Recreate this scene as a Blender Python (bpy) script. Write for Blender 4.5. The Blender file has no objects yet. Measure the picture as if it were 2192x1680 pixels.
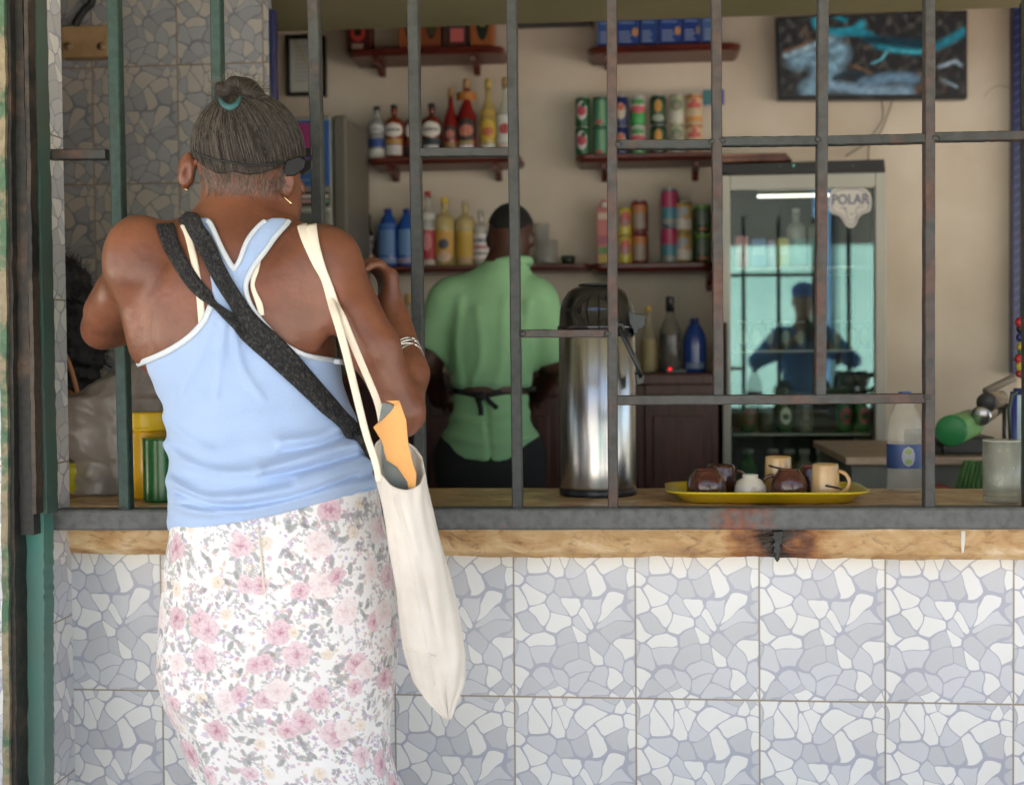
import bpy, math, random
import numpy as np
from mathutils import Vector, Matrix, Euler
from mathutils.bvhtree import BVHTree
R = math.radians
random.seed(7); RNG = np.random.default_rng(7)
SC = bpy.context.scene; COL = SC.collection

# ------------------------------------------------------------------ camera
CAMLOC = Vector((0, 0, 1.22)); FPX = 2850.0; DW, DH = 2192.0, 1680.0
ROT = (Matrix.Rotation(R(5.5), 3, 'Z') @ Matrix.Rotation(R(90 - 1.7), 3, 'X') @ Matrix.Rotation(R(-0.5), 3, 'Z'))
cam = bpy.data.objects.new('camera', bpy.data.cameras.new('camera')); COL.objects.link(cam)
cam.location = CAMLOC; cam.rotation_mode = 'XYZ'; cam.rotation_euler = ROT.to_euler('XYZ')
cam.data.sensor_width = 36; cam.data.lens = FPX / DW * 36; cam.data.clip_end = 500; cam.data.clip_start = 0.02
cam.data.dof.use_dof = True; cam.data.dof.focus_distance = 2.48; cam.data.dof.aperture_fstop = 3.6
SC.camera = cam
# ------------------------------------------------------------------ light
w = bpy.data.worlds.new('World'); SC.world = w; w.use_nodes = True
nt = w.node_tree; bg = nt.nodes['Background']; sky = nt.nodes.new('ShaderNodeTexSky'); sky.sky_type = 'NISHITA'
sky.sun_disc = False; SUN_EL, SUN_AZ = 66, -28     # azimuth from +Y towards +X
sky.sun_elevation = R(SUN_EL); sky.sun_rotation = R(SUN_AZ); sky.dust_density = 2.0
nt.links.new(sky.outputs[0], bg.inputs[0]); bg.inputs[1].default_value = 0.07
sun = bpy.data.objects.new('sun', bpy.data.lights.new('sun', 'SUN')); COL.objects.link(sun)
sun.data.energy = 5.0; sun.data.angle = R(0.6); sun.data.color = (1, .95, .87)
sd = Vector((math.sin(R(SUN_AZ)) * math.cos(R(SUN_EL)), math.cos(R(SUN_AZ)) * math.cos(R(SUN_EL)), math.sin(R(SUN_EL))))
sun.rotation_euler = sd.to_track_quat('Z', 'Y').to_euler()
SC.view_settings.view_transform = 'Standard'; SC.view_settings.look = 'None'; SC.view_settings.gamma = 1
SC.view_settings.exposure = 3.08
SC.cycles.use_denoising = True
try: SC.cycles.denoiser = 'OPENIMAGEDENOISE'
except Exception: pass
SC.cycles.max_bounces = 8; SC.cycles.diffuse_bounces = 5; SC.cycles.transparent_max_bounces = 16
SC.cycles.sample_clamp_indirect = 6; SC.cycles.caustics_reflective = False; SC.cycles.caustics_refractive = False

# ------------------------------------------------------------------ helpers
def ray(px, py):
    return ROT @ Vector(((px - DW / 2) / FPX, -(py - DH / 2) / FPX, -1))
def P(px, py, Y):
    d = ray(px, py); return CAMLOC + d * (Y / d.y)
RT = np.array(ROT.transposed()); CL = np.array(CAMLOC)
def proj(pts):
    q = (np.asarray(pts) - CL) @ RT.T
    return DW / 2 + FPX * q[..., 0] / -q[..., 2], DH / 2 - FPX * q[..., 1] / -q[..., 2]
def mpp(px, py, Y):            # metres per display pixel there
    d = ray(px, py); return Y / d.y / FPX

class Thing:
    def __init__(s, name, label=None, cat=None, loc=(0, 0, 0), group=None, kind=None):
        s.o = bpy.data.objects.new(name, None); COL.objects.link(s.o); s.loc = Vector(loc); s.o.location = s.loc
        s.o.empty_display_size = .05
        tag(s.o, label, cat, group, kind)
def tag(o, label=None, cat=None, group=None, kind=None):
    for k, v in (('label', label), ('category', cat), ('group', group), ('kind', kind)):
        if v: o[k] = v
    return o
def mesh(name, V, F, mat, parent=None, smooth=False, loc=None, cols=None, label=None):
    """V in world coordinates; parent is a Thing or an (object, loc) pair"""
    V = np.asarray([tuple(v) for v in V] if not isinstance(V, np.ndarray) else V, dtype=float)
    po = None; base = np.zeros(3)
    if isinstance(parent, Thing): po = parent.o; base = np.array(parent.loc)
    elif parent is not None: po, b = parent; base = np.array(b)
    elif loc is not None: base = np.array(loc)
    me = bpy.data.meshes.new(name)
    Vl = V - base
    if isinstance(F, np.ndarray):
        n = len(F); k = F.shape[1]
        me.vertices.add(len(Vl)); me.vertices.foreach_set('co', Vl.ravel())
        me.loops.add(n * k); me.loops.foreach_set('vertex_index', F.ravel().astype(np.int32))
        me.polygons.add(n); me.polygons.foreach_set('loop_start', np.arange(0, n * k, k, dtype=np.int32))
        me.update(calc_edges=True)
    else:
        me.from_pydata([tuple(v) for v in Vl], [], F)
    me.validate()
    if smooth: me.polygons.foreach_set('use_smooth', np.ones(len(me.polygons), dtype=bool))
    if cols is not None:
        a = me.color_attributes.new('Col', 'FLOAT_COLOR', 'POINT')
        a.data.foreach_set('color', np.concatenate([cols, np.ones((len(cols), 1))], 1).astype(np.float32).ravel())
    me.update()
    o = bpy.data.objects.new(name, me); COL.objects.link(o)
    me.materials.append(mat)
    if po is not None:
        o.parent = po
        if po.type == 'MESH': pass
    elif loc is not None: o.location = Vector(loc)
    if label: o['label'] = label
    return o
def part(o, thing): return (o, thing.loc)   # for sub-parts
def fixn(o):
    import bmesh
    b = bmesh.new(); b.from_mesh(o.data); bmesh.ops.recalc_face_normals(b, faces=b.faces); b.to_mesh(o.data); b.free(); return o
def bevel(o, w=.003, s=2):
    m = o.modifiers.new('bevel', 'BEVEL'); m.width = w; m.segments = s; m.limit_method = 'ANGLE'; m.angle_limit = R(35); return o
def boxV(x0, x1, y0, y1, z0, z1):
    V = [(x, y, z) for z in (z0, z1) for y in (y0, y1) for x in (x0, x1)]
    F = [(0, 2, 3, 1), (4, 5, 7, 6), (0, 1, 5, 4), (2, 6, 7, 3), (0, 4, 6, 2), (1, 3, 7, 5)]
    return V, F
def box(name, a, b, mat, parent=None, bev=.003, **k):
    V, F = boxV(min(a[0], b[0]), max(a[0], b[0]), min(a[1], b[1]), max(a[1], b[1]), min(a[2], b[2]), max(a[2], b[2]))
    o = mesh(name, V, F, mat, parent, **k)
    if bev: bevel(o, bev)
    return o
def pbox(name, x0, y0, x1, y1, Y, dep, mat, parent=None, bev=.003, **k):
    """box whose front face spans display pixels at world plane Y, going dep back"""
    a = P(x0, (y0 + y1) / 2, Y); b = P(x1, (y0 + y1) / 2, Y); t = P((x0 + x1) / 2, y0, Y); u = P((x0 + x1) / 2, y1, Y)
    return box(name, (a.x, Y, t.z), (b.x, Y + dep, u.z), mat, parent, bev, **k)
def ngon(name, pts, Y, dep, mat, parent=None, bev=0, **k):
    """display-pixel outline as a slab of real thickness"""
    p = [P(x, y, Y) for x, y in pts]; n = len(p)
    V = [(q.x, Y, q.z) for q in p] + [(q.x, Y + dep, q.z) for q in p]
    F = [tuple(range(n)), tuple(range(2 * n - 1, n - 1, -1))] + [(i, i + n, (i + 1) % n + n, (i + 1) % n) for i in range(n)]
    o = fixn(mesh(name, V, F, mat, parent, **k))
    if bev: bevel(o, bev)
    return o
def latheVF(c, prof, n=32, ang0=0, full=True):
    V = []; F = []
    for r, z in prof:
        for i in range(n):
            a = 2 * math.pi * i / n + ang0
            V.append((c[0] + r * math.cos(a), c[1] + r * math.sin(a), c[2] + z))
    m = len(prof)
    for j in range(m - 1):
        for i in range(n):
            F.append((j * n + i, j * n + (i + 1) % n, (j + 1) * n + (i + 1) % n, (j + 1) * n + i))
    if prof[0][0] > 1e-6: F.append(tuple(range(n - 1, -1, -1)))
    if prof[-1][0] > 1e-6: F.append(tuple((m - 1) * n + i for i in range(n)))
    return V, F
def lathe(name, c, prof, mat, parent=None, n=32, **k):
    V, F = latheVF(c, prof, n); return mesh(name, V, F, mat, parent, smooth=k.pop('smooth', True), **k)
def tubeVF(pts, rad, n=10, flat=1.0, up=None, caps=True):
    pts = [Vector(p) for p in pts]; V = []; F = []
    rads = rad if hasattr(rad, '__len__') else [rad] * len(pts)
    T = [(pts[min(i + 1, len(pts) - 1)] - pts[max(i - 1, 0)]).normalized() for i in range(len(pts))]
    u = Vector(up) if up else (Vector((0, 0, 1)) if abs(T[0].z) < .9 else Vector((0, 1, 0)))
    for i, p in enumerate(pts):
        a = (u - T[i] * u.dot(T[i])).normalized(); b = T[i].cross(a); u = a if not up else u
        for k in range(n):
            t = 2 * math.pi * k / n
            V.append(p + a * math.cos(t) * rads[i] * flat + b * math.sin(t) * rads[i])
    for i in range(len(pts) - 1):
        for k in range(n):
            F.append((i * n + k, i * n + (k + 1) % n, (i + 1) * n + (k + 1) % n, (i + 1) * n + k))
    if caps: F.append(tuple(range(n - 1, -1, -1))); F.append(tuple((len(pts) - 1) * n + k for k in range(n)))
    return V, F
def tube(name, pts, rad, mat, parent=None, n=10, **k):
    V, F = tubeVF(pts, rad, n, k.pop('flat', 1.0), k.pop('up', None)); return mesh(name, V, F, mat, parent, smooth=True, **k)
def catmull(pts, step=8):
    pts = [np.array(p, float) for p in pts]; out = []
    q = [2 * pts[0] - pts[1]] + pts + [2 * pts[-1] - pts[-2]]
    for i in range(1, len(q) - 2):
        for s in range(step):
            t = s / step
            out.append(.5 * ((2 * q[i]) + (-q[i - 1] + q[i + 1]) * t + (2 * q[i - 1] - 5 * q[i] + 4 * q[i + 1] - q[i + 2]) * t * t + (-q[i - 1] + 3 * q[i] - 3 * q[i + 1] + q[i + 2]) * t ** 3))
    out.append(pts[-1]); return out

# ------------------------------------------------------------------ materials
MATS = {}
def lin(c): return tuple(((v / 255) / 12.92 if v <= 10 else (((v / 255) + .055) / 1.055) ** 2.4) for v in c)
def mat(name, c, rough=.5, metal=0, c2=None, scale=20, amt=.5, bump=0, bscale=60, spec=.5, detail=4, sheen=0, alpha=1, emit=None, es=1, sss=0, stretch=None, edge=(.35, .65), coat=0):
    if name in MATS: return MATS[name]
    m = bpy.data.materials.new(name); m.use_nodes = True; N = m.node_tree.nodes; L = m.node_tree.links; b = N['Principled BSDF']
    b.inputs['Base Color'].default_value = (*c, 1); b.inputs['Roughness'].default_value = rough; b.inputs['Metallic'].default_value = metal
    b.inputs['Specular IOR Level'].default_value = spec; b.inputs['Alpha'].default_value = alpha
    b.inputs['Coat Weight'].default_value = coat
    if sheen: b.inputs['Sheen Weight'].default_value = sheen
    if sss:
        b.inputs['Subsurface Weight'].default_value = sss; b.inputs['Subsurface Radius'].default_value = (.012, .004, .002); b.inputs['Subsurface Scale'].default_value = 1
    if emit: b.inputs['Emission Color'].default_value = (*emit, 1); b.inputs['Emission Strength'].default_value = es
    tc = N.new('ShaderNodeTexCoord'); src = tc.outputs['Object']
    if stretch:
        mp = N.new('ShaderNodeMapping'); mp.inputs['Scale'].default_value = stretch; L.new(src, mp.inputs[0]); src = mp.outputs[0]
    if c2:
        n = N.new('ShaderNodeTexNoise'); n.inputs['Scale'].default_value = scale; n.inputs['Detail'].default_value = detail; L.new(src, n.inputs['Vector'])
        r = N.new('ShaderNodeValToRGB'); r.color_ramp.elements[0].position = edge[0]; r.color_ramp.elements[1].position = edge[1]
        r.color_ramp.elements[0].color = (*c, 1); r.color_ramp.elements[1].color = (*c2, 1)
        L.new(n.outputs['Fac'], r.inputs[0]); L.new(r.outputs[0], b.inputs['Base Color'])
    if bump:
        n2 = N.new('ShaderNodeTexNoise'); n2.inputs['Scale'].default_value = bscale; n2.inputs['Detail'].default_value = 5; L.new(src, n2.inputs['Vector'])
        bp = N.new('ShaderNodeBump'); bp.inputs['Strength'].default_value = 1; bp.inputs['Distance'].default_value = bump
        L.new(n2.outputs['Fac'], bp.inputs['Height']); L.new(bp.outputs[0], b.inputs['Normal'])
    MATS[name] = m; return m
def vmat(name, rough=.6, bump=0, bscale=400, emit=0, sheen=0, spec=.4, weave=0):
    if name in MATS: return MATS[name]
    m = bpy.data.materials.new(name); m.use_nodes = True; N = m.node_tree.nodes; L = m.node_tree.links; b = N['Principled BSDF']
    a = N.new('ShaderNodeVertexColor'); a.layer_name = 'Col'
    b.inputs['Roughness'].default_value = rough; b.inputs['Specular IOR Level'].default_value = spec; b.inputs['Sheen Weight'].default_value = sheen
    if emit: L.new(a.outputs[0], b.inputs['Emission Color']); b.inputs['Emission Strength'].default_value = emit; b.inputs['Base Color'].default_value = (.01, .01, .01, 1)
    else: L.new(a.outputs[0], b.inputs['Base Color'])
    if bump:
        tc = N.new('ShaderNodeTexCoord'); n2 = N.new('ShaderNodeTexNoise'); n2.inputs['Scale'].default_value = bscale; L.new(tc.outputs['Object'], n2.inputs['Vector'])
        bp = N.new('ShaderNodeBump'); bp.inputs['Distance'].default_value = bump; L.new(n2.outputs['Fac'], bp.inputs['Height']); L.new(bp.outputs[0], b.inputs['Normal'])
    MATS[name] = m; return m
def solid(rgb, rough=.45, **k):
    g_ = sum(rgb) / 3; rgb = tuple(int(.82 * v + .18 * g_) for v in rgb)
    """plain painted/printed colour, sRGB 0-255 as an albedo"""
    n = 'paint_%d_%d_%d_%d' % (*rgb, int(rough * 100)) + ('' if not k else '_' + '_'.join(f'{a}{v}' for a, v in sorted(k.items())))
    return mat(n, lin(rgb), rough, **k)
def rustmat(name, base, rust, pos=(.48, .62), scale=6):
    m = bpy.data.materials.new(name); m.use_nodes = True; N = m.node_tree.nodes; L = m.node_tree.links; b = N['Principled BSDF']
    tc = N.new('ShaderNodeTexCoord'); n = N.new('ShaderNodeTexNoise'); n.inputs['Scale'].default_value = scale; n.inputs['Detail'].default_value = 9; n.inputs['Roughness'].default_value = .68
    L.new(tc.outputs['Object'], n.inputs[0]); r = N.new('ShaderNodeValToRGB'); e = r.color_ramp.elements
    e[0].position = pos[0]; e[0].color = (*base, 1); e[1].position = pos[1]; e[1].color = (*rust, 1)
    x = e.new((pos[0] + pos[1]) / 2); x.color = tuple(.55 * base[i] + .4 * rust[i] for i in range(3)) + (1,)
    L.new(n.outputs['Fac'], r.inputs[0])
    n3 = N.new('ShaderNodeTexNoise'); n3.inputs['Scale'].default_value = 60; n3.inputs['Detail'].default_value = 6; L.new(tc.outputs['Object'], n3.inputs[0])
    mx = N.new('ShaderNodeMix'); mx.data_type = 'RGBA'; mx.blend_type = 'MULTIPLY'; mx.inputs[0].default_value = .6
    r3 = N.new('ShaderNodeValToRGB'); r3.color_ramp.elements[0].position = .3; r3.color_ramp.elements[0].color = (.45, .42, .4, 1); r3.color_ramp.elements[1].position = .6
    L.new(n3.outputs['Fac'], r3.inputs[0]); L.new(r.outputs[0], mx.inputs[6]); L.new(r3.outputs[0], mx.inputs[7]); L.new(mx.outputs[2], b.inputs['Base Color'])
    b.inputs['Roughness'].default_value = .55; b.inputs['Specular IOR Level'].default_value = .35
    bp = N.new('ShaderNodeBump'); bp.inputs['Distance'].default_value = .0015; L.new(n3.outputs['Fac'], bp.inputs['Height']); L.new(bp.outputs[0], b.inputs['Normal'])
    return m
def tilemat(name, white, grey, line, grout, tw=.25, th=.333, rough=.25):
    """stone-print ceramic tile; the UV map is in metres, every tile carries the same print"""
    m = bpy.data.materials.new(name); m.use_nodes = True; N = m.node_tree.nodes; L = m.node_tree.links; b = N['Principled BSDF']
    uv = N.new('ShaderNodeUVMap')
    def vm(op, a, v=None, c=None):
        n = N.new('ShaderNodeVectorMath'); n.operation = op; L.new(a, n.inputs[0])
        if v is not None: n.inputs[1].default_value = v
        if c is not None: L.new(c, n.inputs[1])
        return n.outputs[0]
    def ma(op, a, v=None, c=None, clamp=False):
        n = N.new('ShaderNodeMath'); n.operation = op; n.use_clamp = clamp
        L.new(a, n.inputs[0]) if not isinstance(a, float) else None
        if v is not None: n.inputs[1].default_value = v
        if c is not None: L.new(c, n.inputs[1])
        return n.outputs[0]
    s = vm('DIVIDE', uv.outputs[0], (tw, th, 1)); fr = vm('FRACTION', s); loc = vm('MULTIPLY', fr, (tw, th, 1))
    wn = N.new('ShaderNodeTexNoise'); wn.inputs['Scale'].default_value = 11; wn.inputs['Detail'].default_value = 1; L.new(loc, wn.inputs[0])
    dis = vm('MULTIPLY', vm('SUBTRACT', wn.outputs['Color'], (.5, .5, .5)), (.075, .065, 0)); p = vm('ADD', loc, c=dis)
    p = vm('MULTIPLY', p, (1, 1, 0))
    vo = N.new('ShaderNodeTexVoronoi'); vo.voronoi_dimensions = '2D'; vo.feature = 'DISTANCE_TO_EDGE'; vo.inputs['Scale'].default_value = 27; vo.inputs['Randomness'].default_value = .95; L.new(p, vo.inputs[0])
    vc = N.new('ShaderNodeTexVoronoi'); vc.voronoi_dimensions = '2D'; vc.feature = 'F1'; vc.inputs['Scale'].default_value = 27; vc.inputs['Randomness'].default_value = .95; L.new(p, vc.inputs[0])
    sp = N.new('ShaderNodeSeparateColor'); L.new(vc.outputs['Color'], sp.inputs[0])
    st = N.new('ShaderNodeValToRGB'); st.color_ramp.interpolation = 'CONSTANT'; e = st.color_ramp.elements
    e[0].color = (*white, 1); e[1].position = .5; e[1].color = (*grey, 1)
    x = e.new(.78); x.color = tuple(v * .9 for v in grey) + (1,)
    L.new(sp.outputs[0], st.inputs[0])
    # speckle inside grey stones
    n3 = N.new('ShaderNodeTexNoise'); n3.inputs['Scale'].default_value = 420; n3.inputs['Detail'].default_value = 2; L.new(uv.outputs[0], n3.inputs[0])
    sm = N.new('ShaderNodeMix'); sm.data_type = 'RGBA'; sm.blend_type = 'MULTIPLY'; sm.inputs[0].default_value = .10
    L.new(st.outputs[0], sm.inputs[6]); L.new(n3.outputs['Color'], sm.inputs[7])
    sg = N.new('ShaderNodeMix'); sg.data_type = 'RGBA'; L.new(ma('GREATER_THAN', sp.outputs[0], .5), sg.inputs[0]); L.new(st.outputs[0], sg.inputs[6]); L.new(sm.outputs[2], sg.inputs[7])
    edge = N.new('ShaderNodeMapRange'); edge.inputs['From Min'].default_value = .012; edge.inputs['From Max'].default_value = .045; L.new(ma('SUBTRACT', vo.outputs['Distance'], c=ma('MULTIPLY', ma('MAXIMUM', ma('SUBTRACT', vc.outputs['Distance'], .50), 0.0), .26)), edge.inputs[0])
    mx = N.new('ShaderNodeMix'); mx.data_type = 'RGBA'; L.new(edge.outputs[0], mx.inputs[0]); mx.inputs[6].default_value = (*line, 1); L.new(sg.outputs[2], mx.inputs[7])
    # grout
    q = N.new('ShaderNodeSeparateXYZ'); L.new(fr, q.inputs[0])
    def dist(o, size):
        a = ma('MULTIPLY', ma('MINIMUM', o, c=ma('ADD', ma('MULTIPLY', o, -1.0), 1.0)), size); return a
    g = ma('MINIMUM', dist(q.outputs[0], tw), c=dist(q.outputs[1], th))
    gm = N.new('ShaderNodeMapRange'); gm.inputs['From Min'].default_value = .0012; gm.inputs['From Max'].default_value = .002; L.new(g, gm.inputs[0])
    m2 = N.new('ShaderNodeMix'); m2.data_type = 'RGBA'; L.new(gm.outputs[0], m2.inputs[0]); m2.inputs[6].default_value = (*grout, 1); L.new(mx.outputs[2], m2.inputs[7])
    # dirt
    nd = N.new('ShaderNodeTexNoise'); nd.inputs['Scale'].default_value = 3; nd.inputs['Detail'].default_value = 6; L.new(uv.outputs[0], nd.inputs[0])
    rd = N.new('ShaderNodeValToRGB'); rd.color_ramp.elements[0].position = .35; rd.color_ramp.elements[0].color = (.84, .81, .77, 1); rd.color_ramp.elements[1].position = .6
    L.new(nd.outputs['Fac'], rd.inputs[0]); m3 = N.new('ShaderNodeMix'); m3.data_type = 'RGBA'; m3.blend_type = 'MULTIPLY'; m3.inputs[0].default_value = .38
    L.new(m2.outputs[2], m3.inputs[6]); L.new(rd.outputs[0], m3.inputs[7]); L.new(m3.outputs[2], b.inputs['Base Color'])
    b.inputs['Roughness'].default_value = rough
    bp = N.new('ShaderNodeBump'); bp.inputs['Distance'].default_value = .001; L.new(gm.outputs[0], bp.inputs['Height']); L.new(bp.outputs[0], b.inputs['Normal'])
    return m
def uvset(o, fn):
    me = o.data; uv = me.uv_layers.new(name='UVMap')
    for l in me.loops:
        c = me.vertices[l.vertex_index].co; uv.data[l.index].uv = fn(c)

M_wall = mat('cream_plaster', lin((218, 205, 188)), .8, c2=lin((196, 180, 158)), scale=2.2, bump=.004, bscale=9, edge=(.35, .7))
M_ceil = mat('soffit_paint', lin((150, 140, 105)), .85, c2=lin((120, 118, 78)), scale=1.2, bump=.003, bscale=12)
M_iron = rustmat('grey_painted_iron', (.055, .060, .056), (.13, .07, .05), (.56, .66), 5)
M_iron_r = rustmat('rusty_iron', (.070, .070, .066), (.125, .066, .050), (.47, .62), 6)
M_rail = rustmat('rail_paint', (.125, .128, .125), (.24, .09, .055), (.60, .66), 3.5)
M_green = rustmat('green_painted_iron', (.036, .072, .060), (.07, .052, .042), (.55, .7), 5)
M_post = rustmat('dark_flaking_iron', (.030, .030, .026), (.12, .075, .05), (.50, .66), 7)
M_teal = mat('teal_paint', lin((66, 98, 88)), .6, c2=lin((82, 94, 86)), scale=5, bump=.002, bscale=25)
M_shelf = mat('mahogany_shelf', lin((105, 38, 26)), .35, c2=lin((70, 24, 18)), scale=14, stretch=(1, 6, 8))
M_dwood = mat('dark_red_wood', lin((92, 50, 42)), .4, c2=lin((66, 36, 32)), scale=10, stretch=(8, 6, 1))
M_blk = mat('black_plastic', (.018, .018, .019), .3, bump=.0003, bscale=300)
M_blkm = mat('matt_black', (.012, .012, .012), .6)
M_steel = mat('brushed_steel', (.46, .46, .45), .26, 1, bump=.0006, bscale=9, stretch=(6, 6, .6))
M_slabtop = None
# stone / wood counter slab: ochre with veins, a charred patch near px 1665
def slabmat():
    m = bpy.data.materials.new('ochre_stone'); m.use_nodes = True; N = m.node_tree.nodes; L = m.node_tree.links; b = N['Principled BSDF']
    tc = N.new('ShaderNodeTexCoord'); mp = N.new('ShaderNodeMapping'); mp.inputs['Scale'].default_value = (1, 1, 2.2); mp.inputs['Rotation'].default_value = (0, .25, 0); L.new(tc.outputs['Object'], mp.inputs[0])
    n = N.new('ShaderNodeTexNoise'); n.inputs['Scale'].default_value = 9; n.inputs['Detail'].default_value = 8; n.inputs['Distortion'].default_value = 1.2; L.new(mp.outputs[0], n.inputs[0])
    r = N.new('ShaderNodeValToRGB'); e = r.color_ramp.elements
    e[0].position = .30; e[0].color = (*lin((156, 116, 74)), 1); e[1].position = .72; e[1].color = (*lin((226, 202, 166)), 1)
    x = e.new(.45); x.color = (*lin((192, 152, 102)), 1); x = e.new(.58); x.color = (*lin((208, 174, 126)), 1)
    L.new(n.outputs['Fac'], r.inputs[0])
    # dark veins
    w_ = N.new('ShaderNodeTexNoise'); w_.inputs['Scale'].default_value = 16; w_.inputs['Detail'].default_value = 10; w_.inputs['Distortion'].default_value = 2; L.new(mp.outputs[0], w_.inputs[0])
    rv = N.new('ShaderNodeValToRGB'); rv.color_ramp.elements[0].position = .36; rv.color_ramp.elements[0].color = (.28, .18, .12, 1); rv.color_ramp.elements[1].position = .43
    L.new(w_.outputs['Fac'], rv.inputs[0])
    mx = N.new('ShaderNodeMix'); mx.data_type = 'RGBA'; mx.blend_type = 'MULTIPLY'; mx.inputs[0].default_value = .38; L.new(r.outputs[0], mx.inputs[6]); L.new(rv.outputs[0], mx.inputs[7])
    # charred patch, warped sphere mask
    c = P(1662, 1160, 2.66)
    sb = N.new('ShaderNodeVectorMath'); sb.operation = 'SUBTRACT'; L.new(tc.outputs['Object'], sb.inputs[0]); sb.inputs[1].default_value = c
    na = N.new('ShaderNodeTexNoise'); na.inputs['Scale'].default_value = 30; na.inputs['Detail'].default_value = 6; L.new(tc.outputs['Object'], na.inputs[0])
    le = N.new('ShaderNodeVectorMath'); le.operation = 'LENGTH'
    sc = N.new('ShaderNodeVectorMath'); sc.operation = 'MULTIPLY'; sc.inputs[1].default_value = (1, .3, .8); L.new(sb.outputs[0], sc.inputs[0]); L.new(sc.outputs[0], le.inputs[0])
    ad = N.new('ShaderNodeMath'); ad.operation = 'MULTIPLY_ADD'; L.new(na.outputs['Fac'], ad.inputs[0]); ad.inputs[1].default_value = .12; L.new(le.outputs['Value'], ad.inputs[2])
    rr = N.new('ShaderNodeValToRGB'); q = rr.color_ramp.elements; q[0].position = .082; q[0].color = (.05, .035, .03, 1); q[1].position = .175; q[1].color = (1, 1, 1, 1)
    y = q.new(.105); y.color = (.30, .15, .09, 1); y = q.new(.14); y.color = (.75, .55, .38, 1)
    L.new(ad.outputs[0], rr.inputs[0])
    m2 = N.new('ShaderNodeMix'); m2.data_type = 'RGBA'; m2.blend_type = 'MULTIPLY'; m2.inputs[0].default_value = 1; L.new(mx.outputs[2], m2.inputs[6]); L.new(rr.outputs[0], m2.inputs[7])
    L.new(m2.outputs[2], b.inputs['Base Color']); b.inputs['Roughness'].default_value = .38
    bp = N.new('ShaderNodeBump'); bp.inputs['Distance'].default_value = .006; L.new(w_.outputs['Fac'], bp.inputs['Height']); L.new(bp.outputs[0], b.inputs['Normal'])
    return m
M_slab = slabmat()

# ================================================================== SETTING
Yt = 2.72                                            # tiled front wall plane
pav = mesh('pavement', *boxV(-14, 14, -3.6, 4.0, -.3, 0), mat('paving_concrete', lin((202, 194, 184)), .85, c2=lin((182, 174, 164)), scale=2.5, bump=.003, bscale=30)); tag(pav, kind='structure', label='pale concrete pavement in front of the bar')
road = mesh('road', *boxV(-60, 60, -9.5, -3.6, -.3, -.12), mat('asphalt', (.15, .14, .13), .9, bump=.004, bscale=80)); tag(road, kind='structure', label='asphalt street behind the viewer')
gr = mesh('ground', *boxV(-90, 90, -90, 90, -.9, -.31), mat('dry_earth', (.22, .19, .14), .95, bump=.01)); tag(gr, kind='structure', label='dry earth under the street')
fl = mesh('floor', *boxV(-3.2, 4.2, 4.0, 5.9, -.3, .001), solid((120, 110, 100))); tag(fl, kind='structure', label='dull floor inside the bar')
# turquoise building across the street (the fridge door mirrors it)
bt = Thing('street_building', 'long sunlit turquoise building across the street with blue posts', 'building', (0, -9.6, 0))
M_tq = mat('turquoise_limewash', lin((166, 200, 190)), .8, c2=lin((146, 182, 174)), scale=1.2)
box('wall', (.2, -9.9, -.1), (3.6, -9.6, 2.72), M_tq, bt, 0)
M_pk = mat('pink_limewash', lin((200, 194, 184)), .8, c2=lin((184, 178, 168)), scale=1.2)
box('wall', (-12, -9.9, -.1), (.198, -9.598, 5.2), M_pk, bt, 0); box('wall', (3.602, -9.9, -.1), (14, -9.598, 5.2), M_pk, bt, 0); box('wall', (.2, -9.9, 2.722), (3.6, -9.597, 5.2), solid((60, 56, 50), .8), bt, 0)  # the dark upper panel stands in for a shaded overhang above the turquoise
M_bp = solid((80, 124, 170))
for x in (-7, -3.6, -.4, 2.45, 5.0, 8.2): box('post', (x, -9.55, -.1), (x + .22, -9.35, 5.1), M_bp, bt, .01)
for x in (-5.6, 6.4):
    box('door', (x, -9.58, -.1), (x + .95, -9.5, 2.3), M_bp, bt, .01)
for x in (-2.4, 3.6, 9.6):
    box('window', (x, -9.58, 1.2), (x + 1.1, -9.52, 2.7), solid((60, 90, 95)), bt, .01)
box('roof', (-12.3, -10.4, 5.2), (14.3, -9.0, 5.4), solid((140, 120, 100)), bt, .02)

# front wall below the counter
M_tile = tilemat('stone_print_tile', lin((232, 232, 230)), lin((212, 214, 219)), lin((176, 178, 192)), lin((164, 150, 132)))
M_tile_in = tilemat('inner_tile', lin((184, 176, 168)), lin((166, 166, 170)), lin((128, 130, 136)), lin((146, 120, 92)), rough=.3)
X0 = P(1100.5, 1400, Yt).x; Z0 = P(1100, 1490, Yt).z
xl = P(158, 1500, Yt).x
V, F = boxV(xl, 1.75, Yt, Yt + .14, 0, P(1100, 1180, Yt).z)
fw = mesh('front_wall', V, F, M_tile); uvset(fw, lambda c: (c.x - X0 + 10, c.z - Z0 + 3.33)); tag(fw, 'grey and white stone print tiles under the counter', 'wall', kind='structure')
# jamb pier on the left, tiled, its side face towards the opening
xu = P(146, 900, 2.665).x; zsl = P(1100, 1192, 2.66).z
V, F = boxV(xu - .15, xu, 2.54, 2.665, zsl, 3.0); V2, F2 = boxV(xu - .15, xl, 2.541, Yt + .1, 0, zsl - .0005); F = F + [tuple(k + 8 for k in f) for f in F2]; V = V + V2
jp = mesh('tiled_pier', V, F, M_tile); uvset(jp, lambda c: ((c.y - Yt) * .9 + c.x - X0 + 10.12, c.z - Z0 + 3.333 + .17)); tag(jp, 'narrow tiled pier at the left end of the counter', 'pier', kind='structure')
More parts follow.
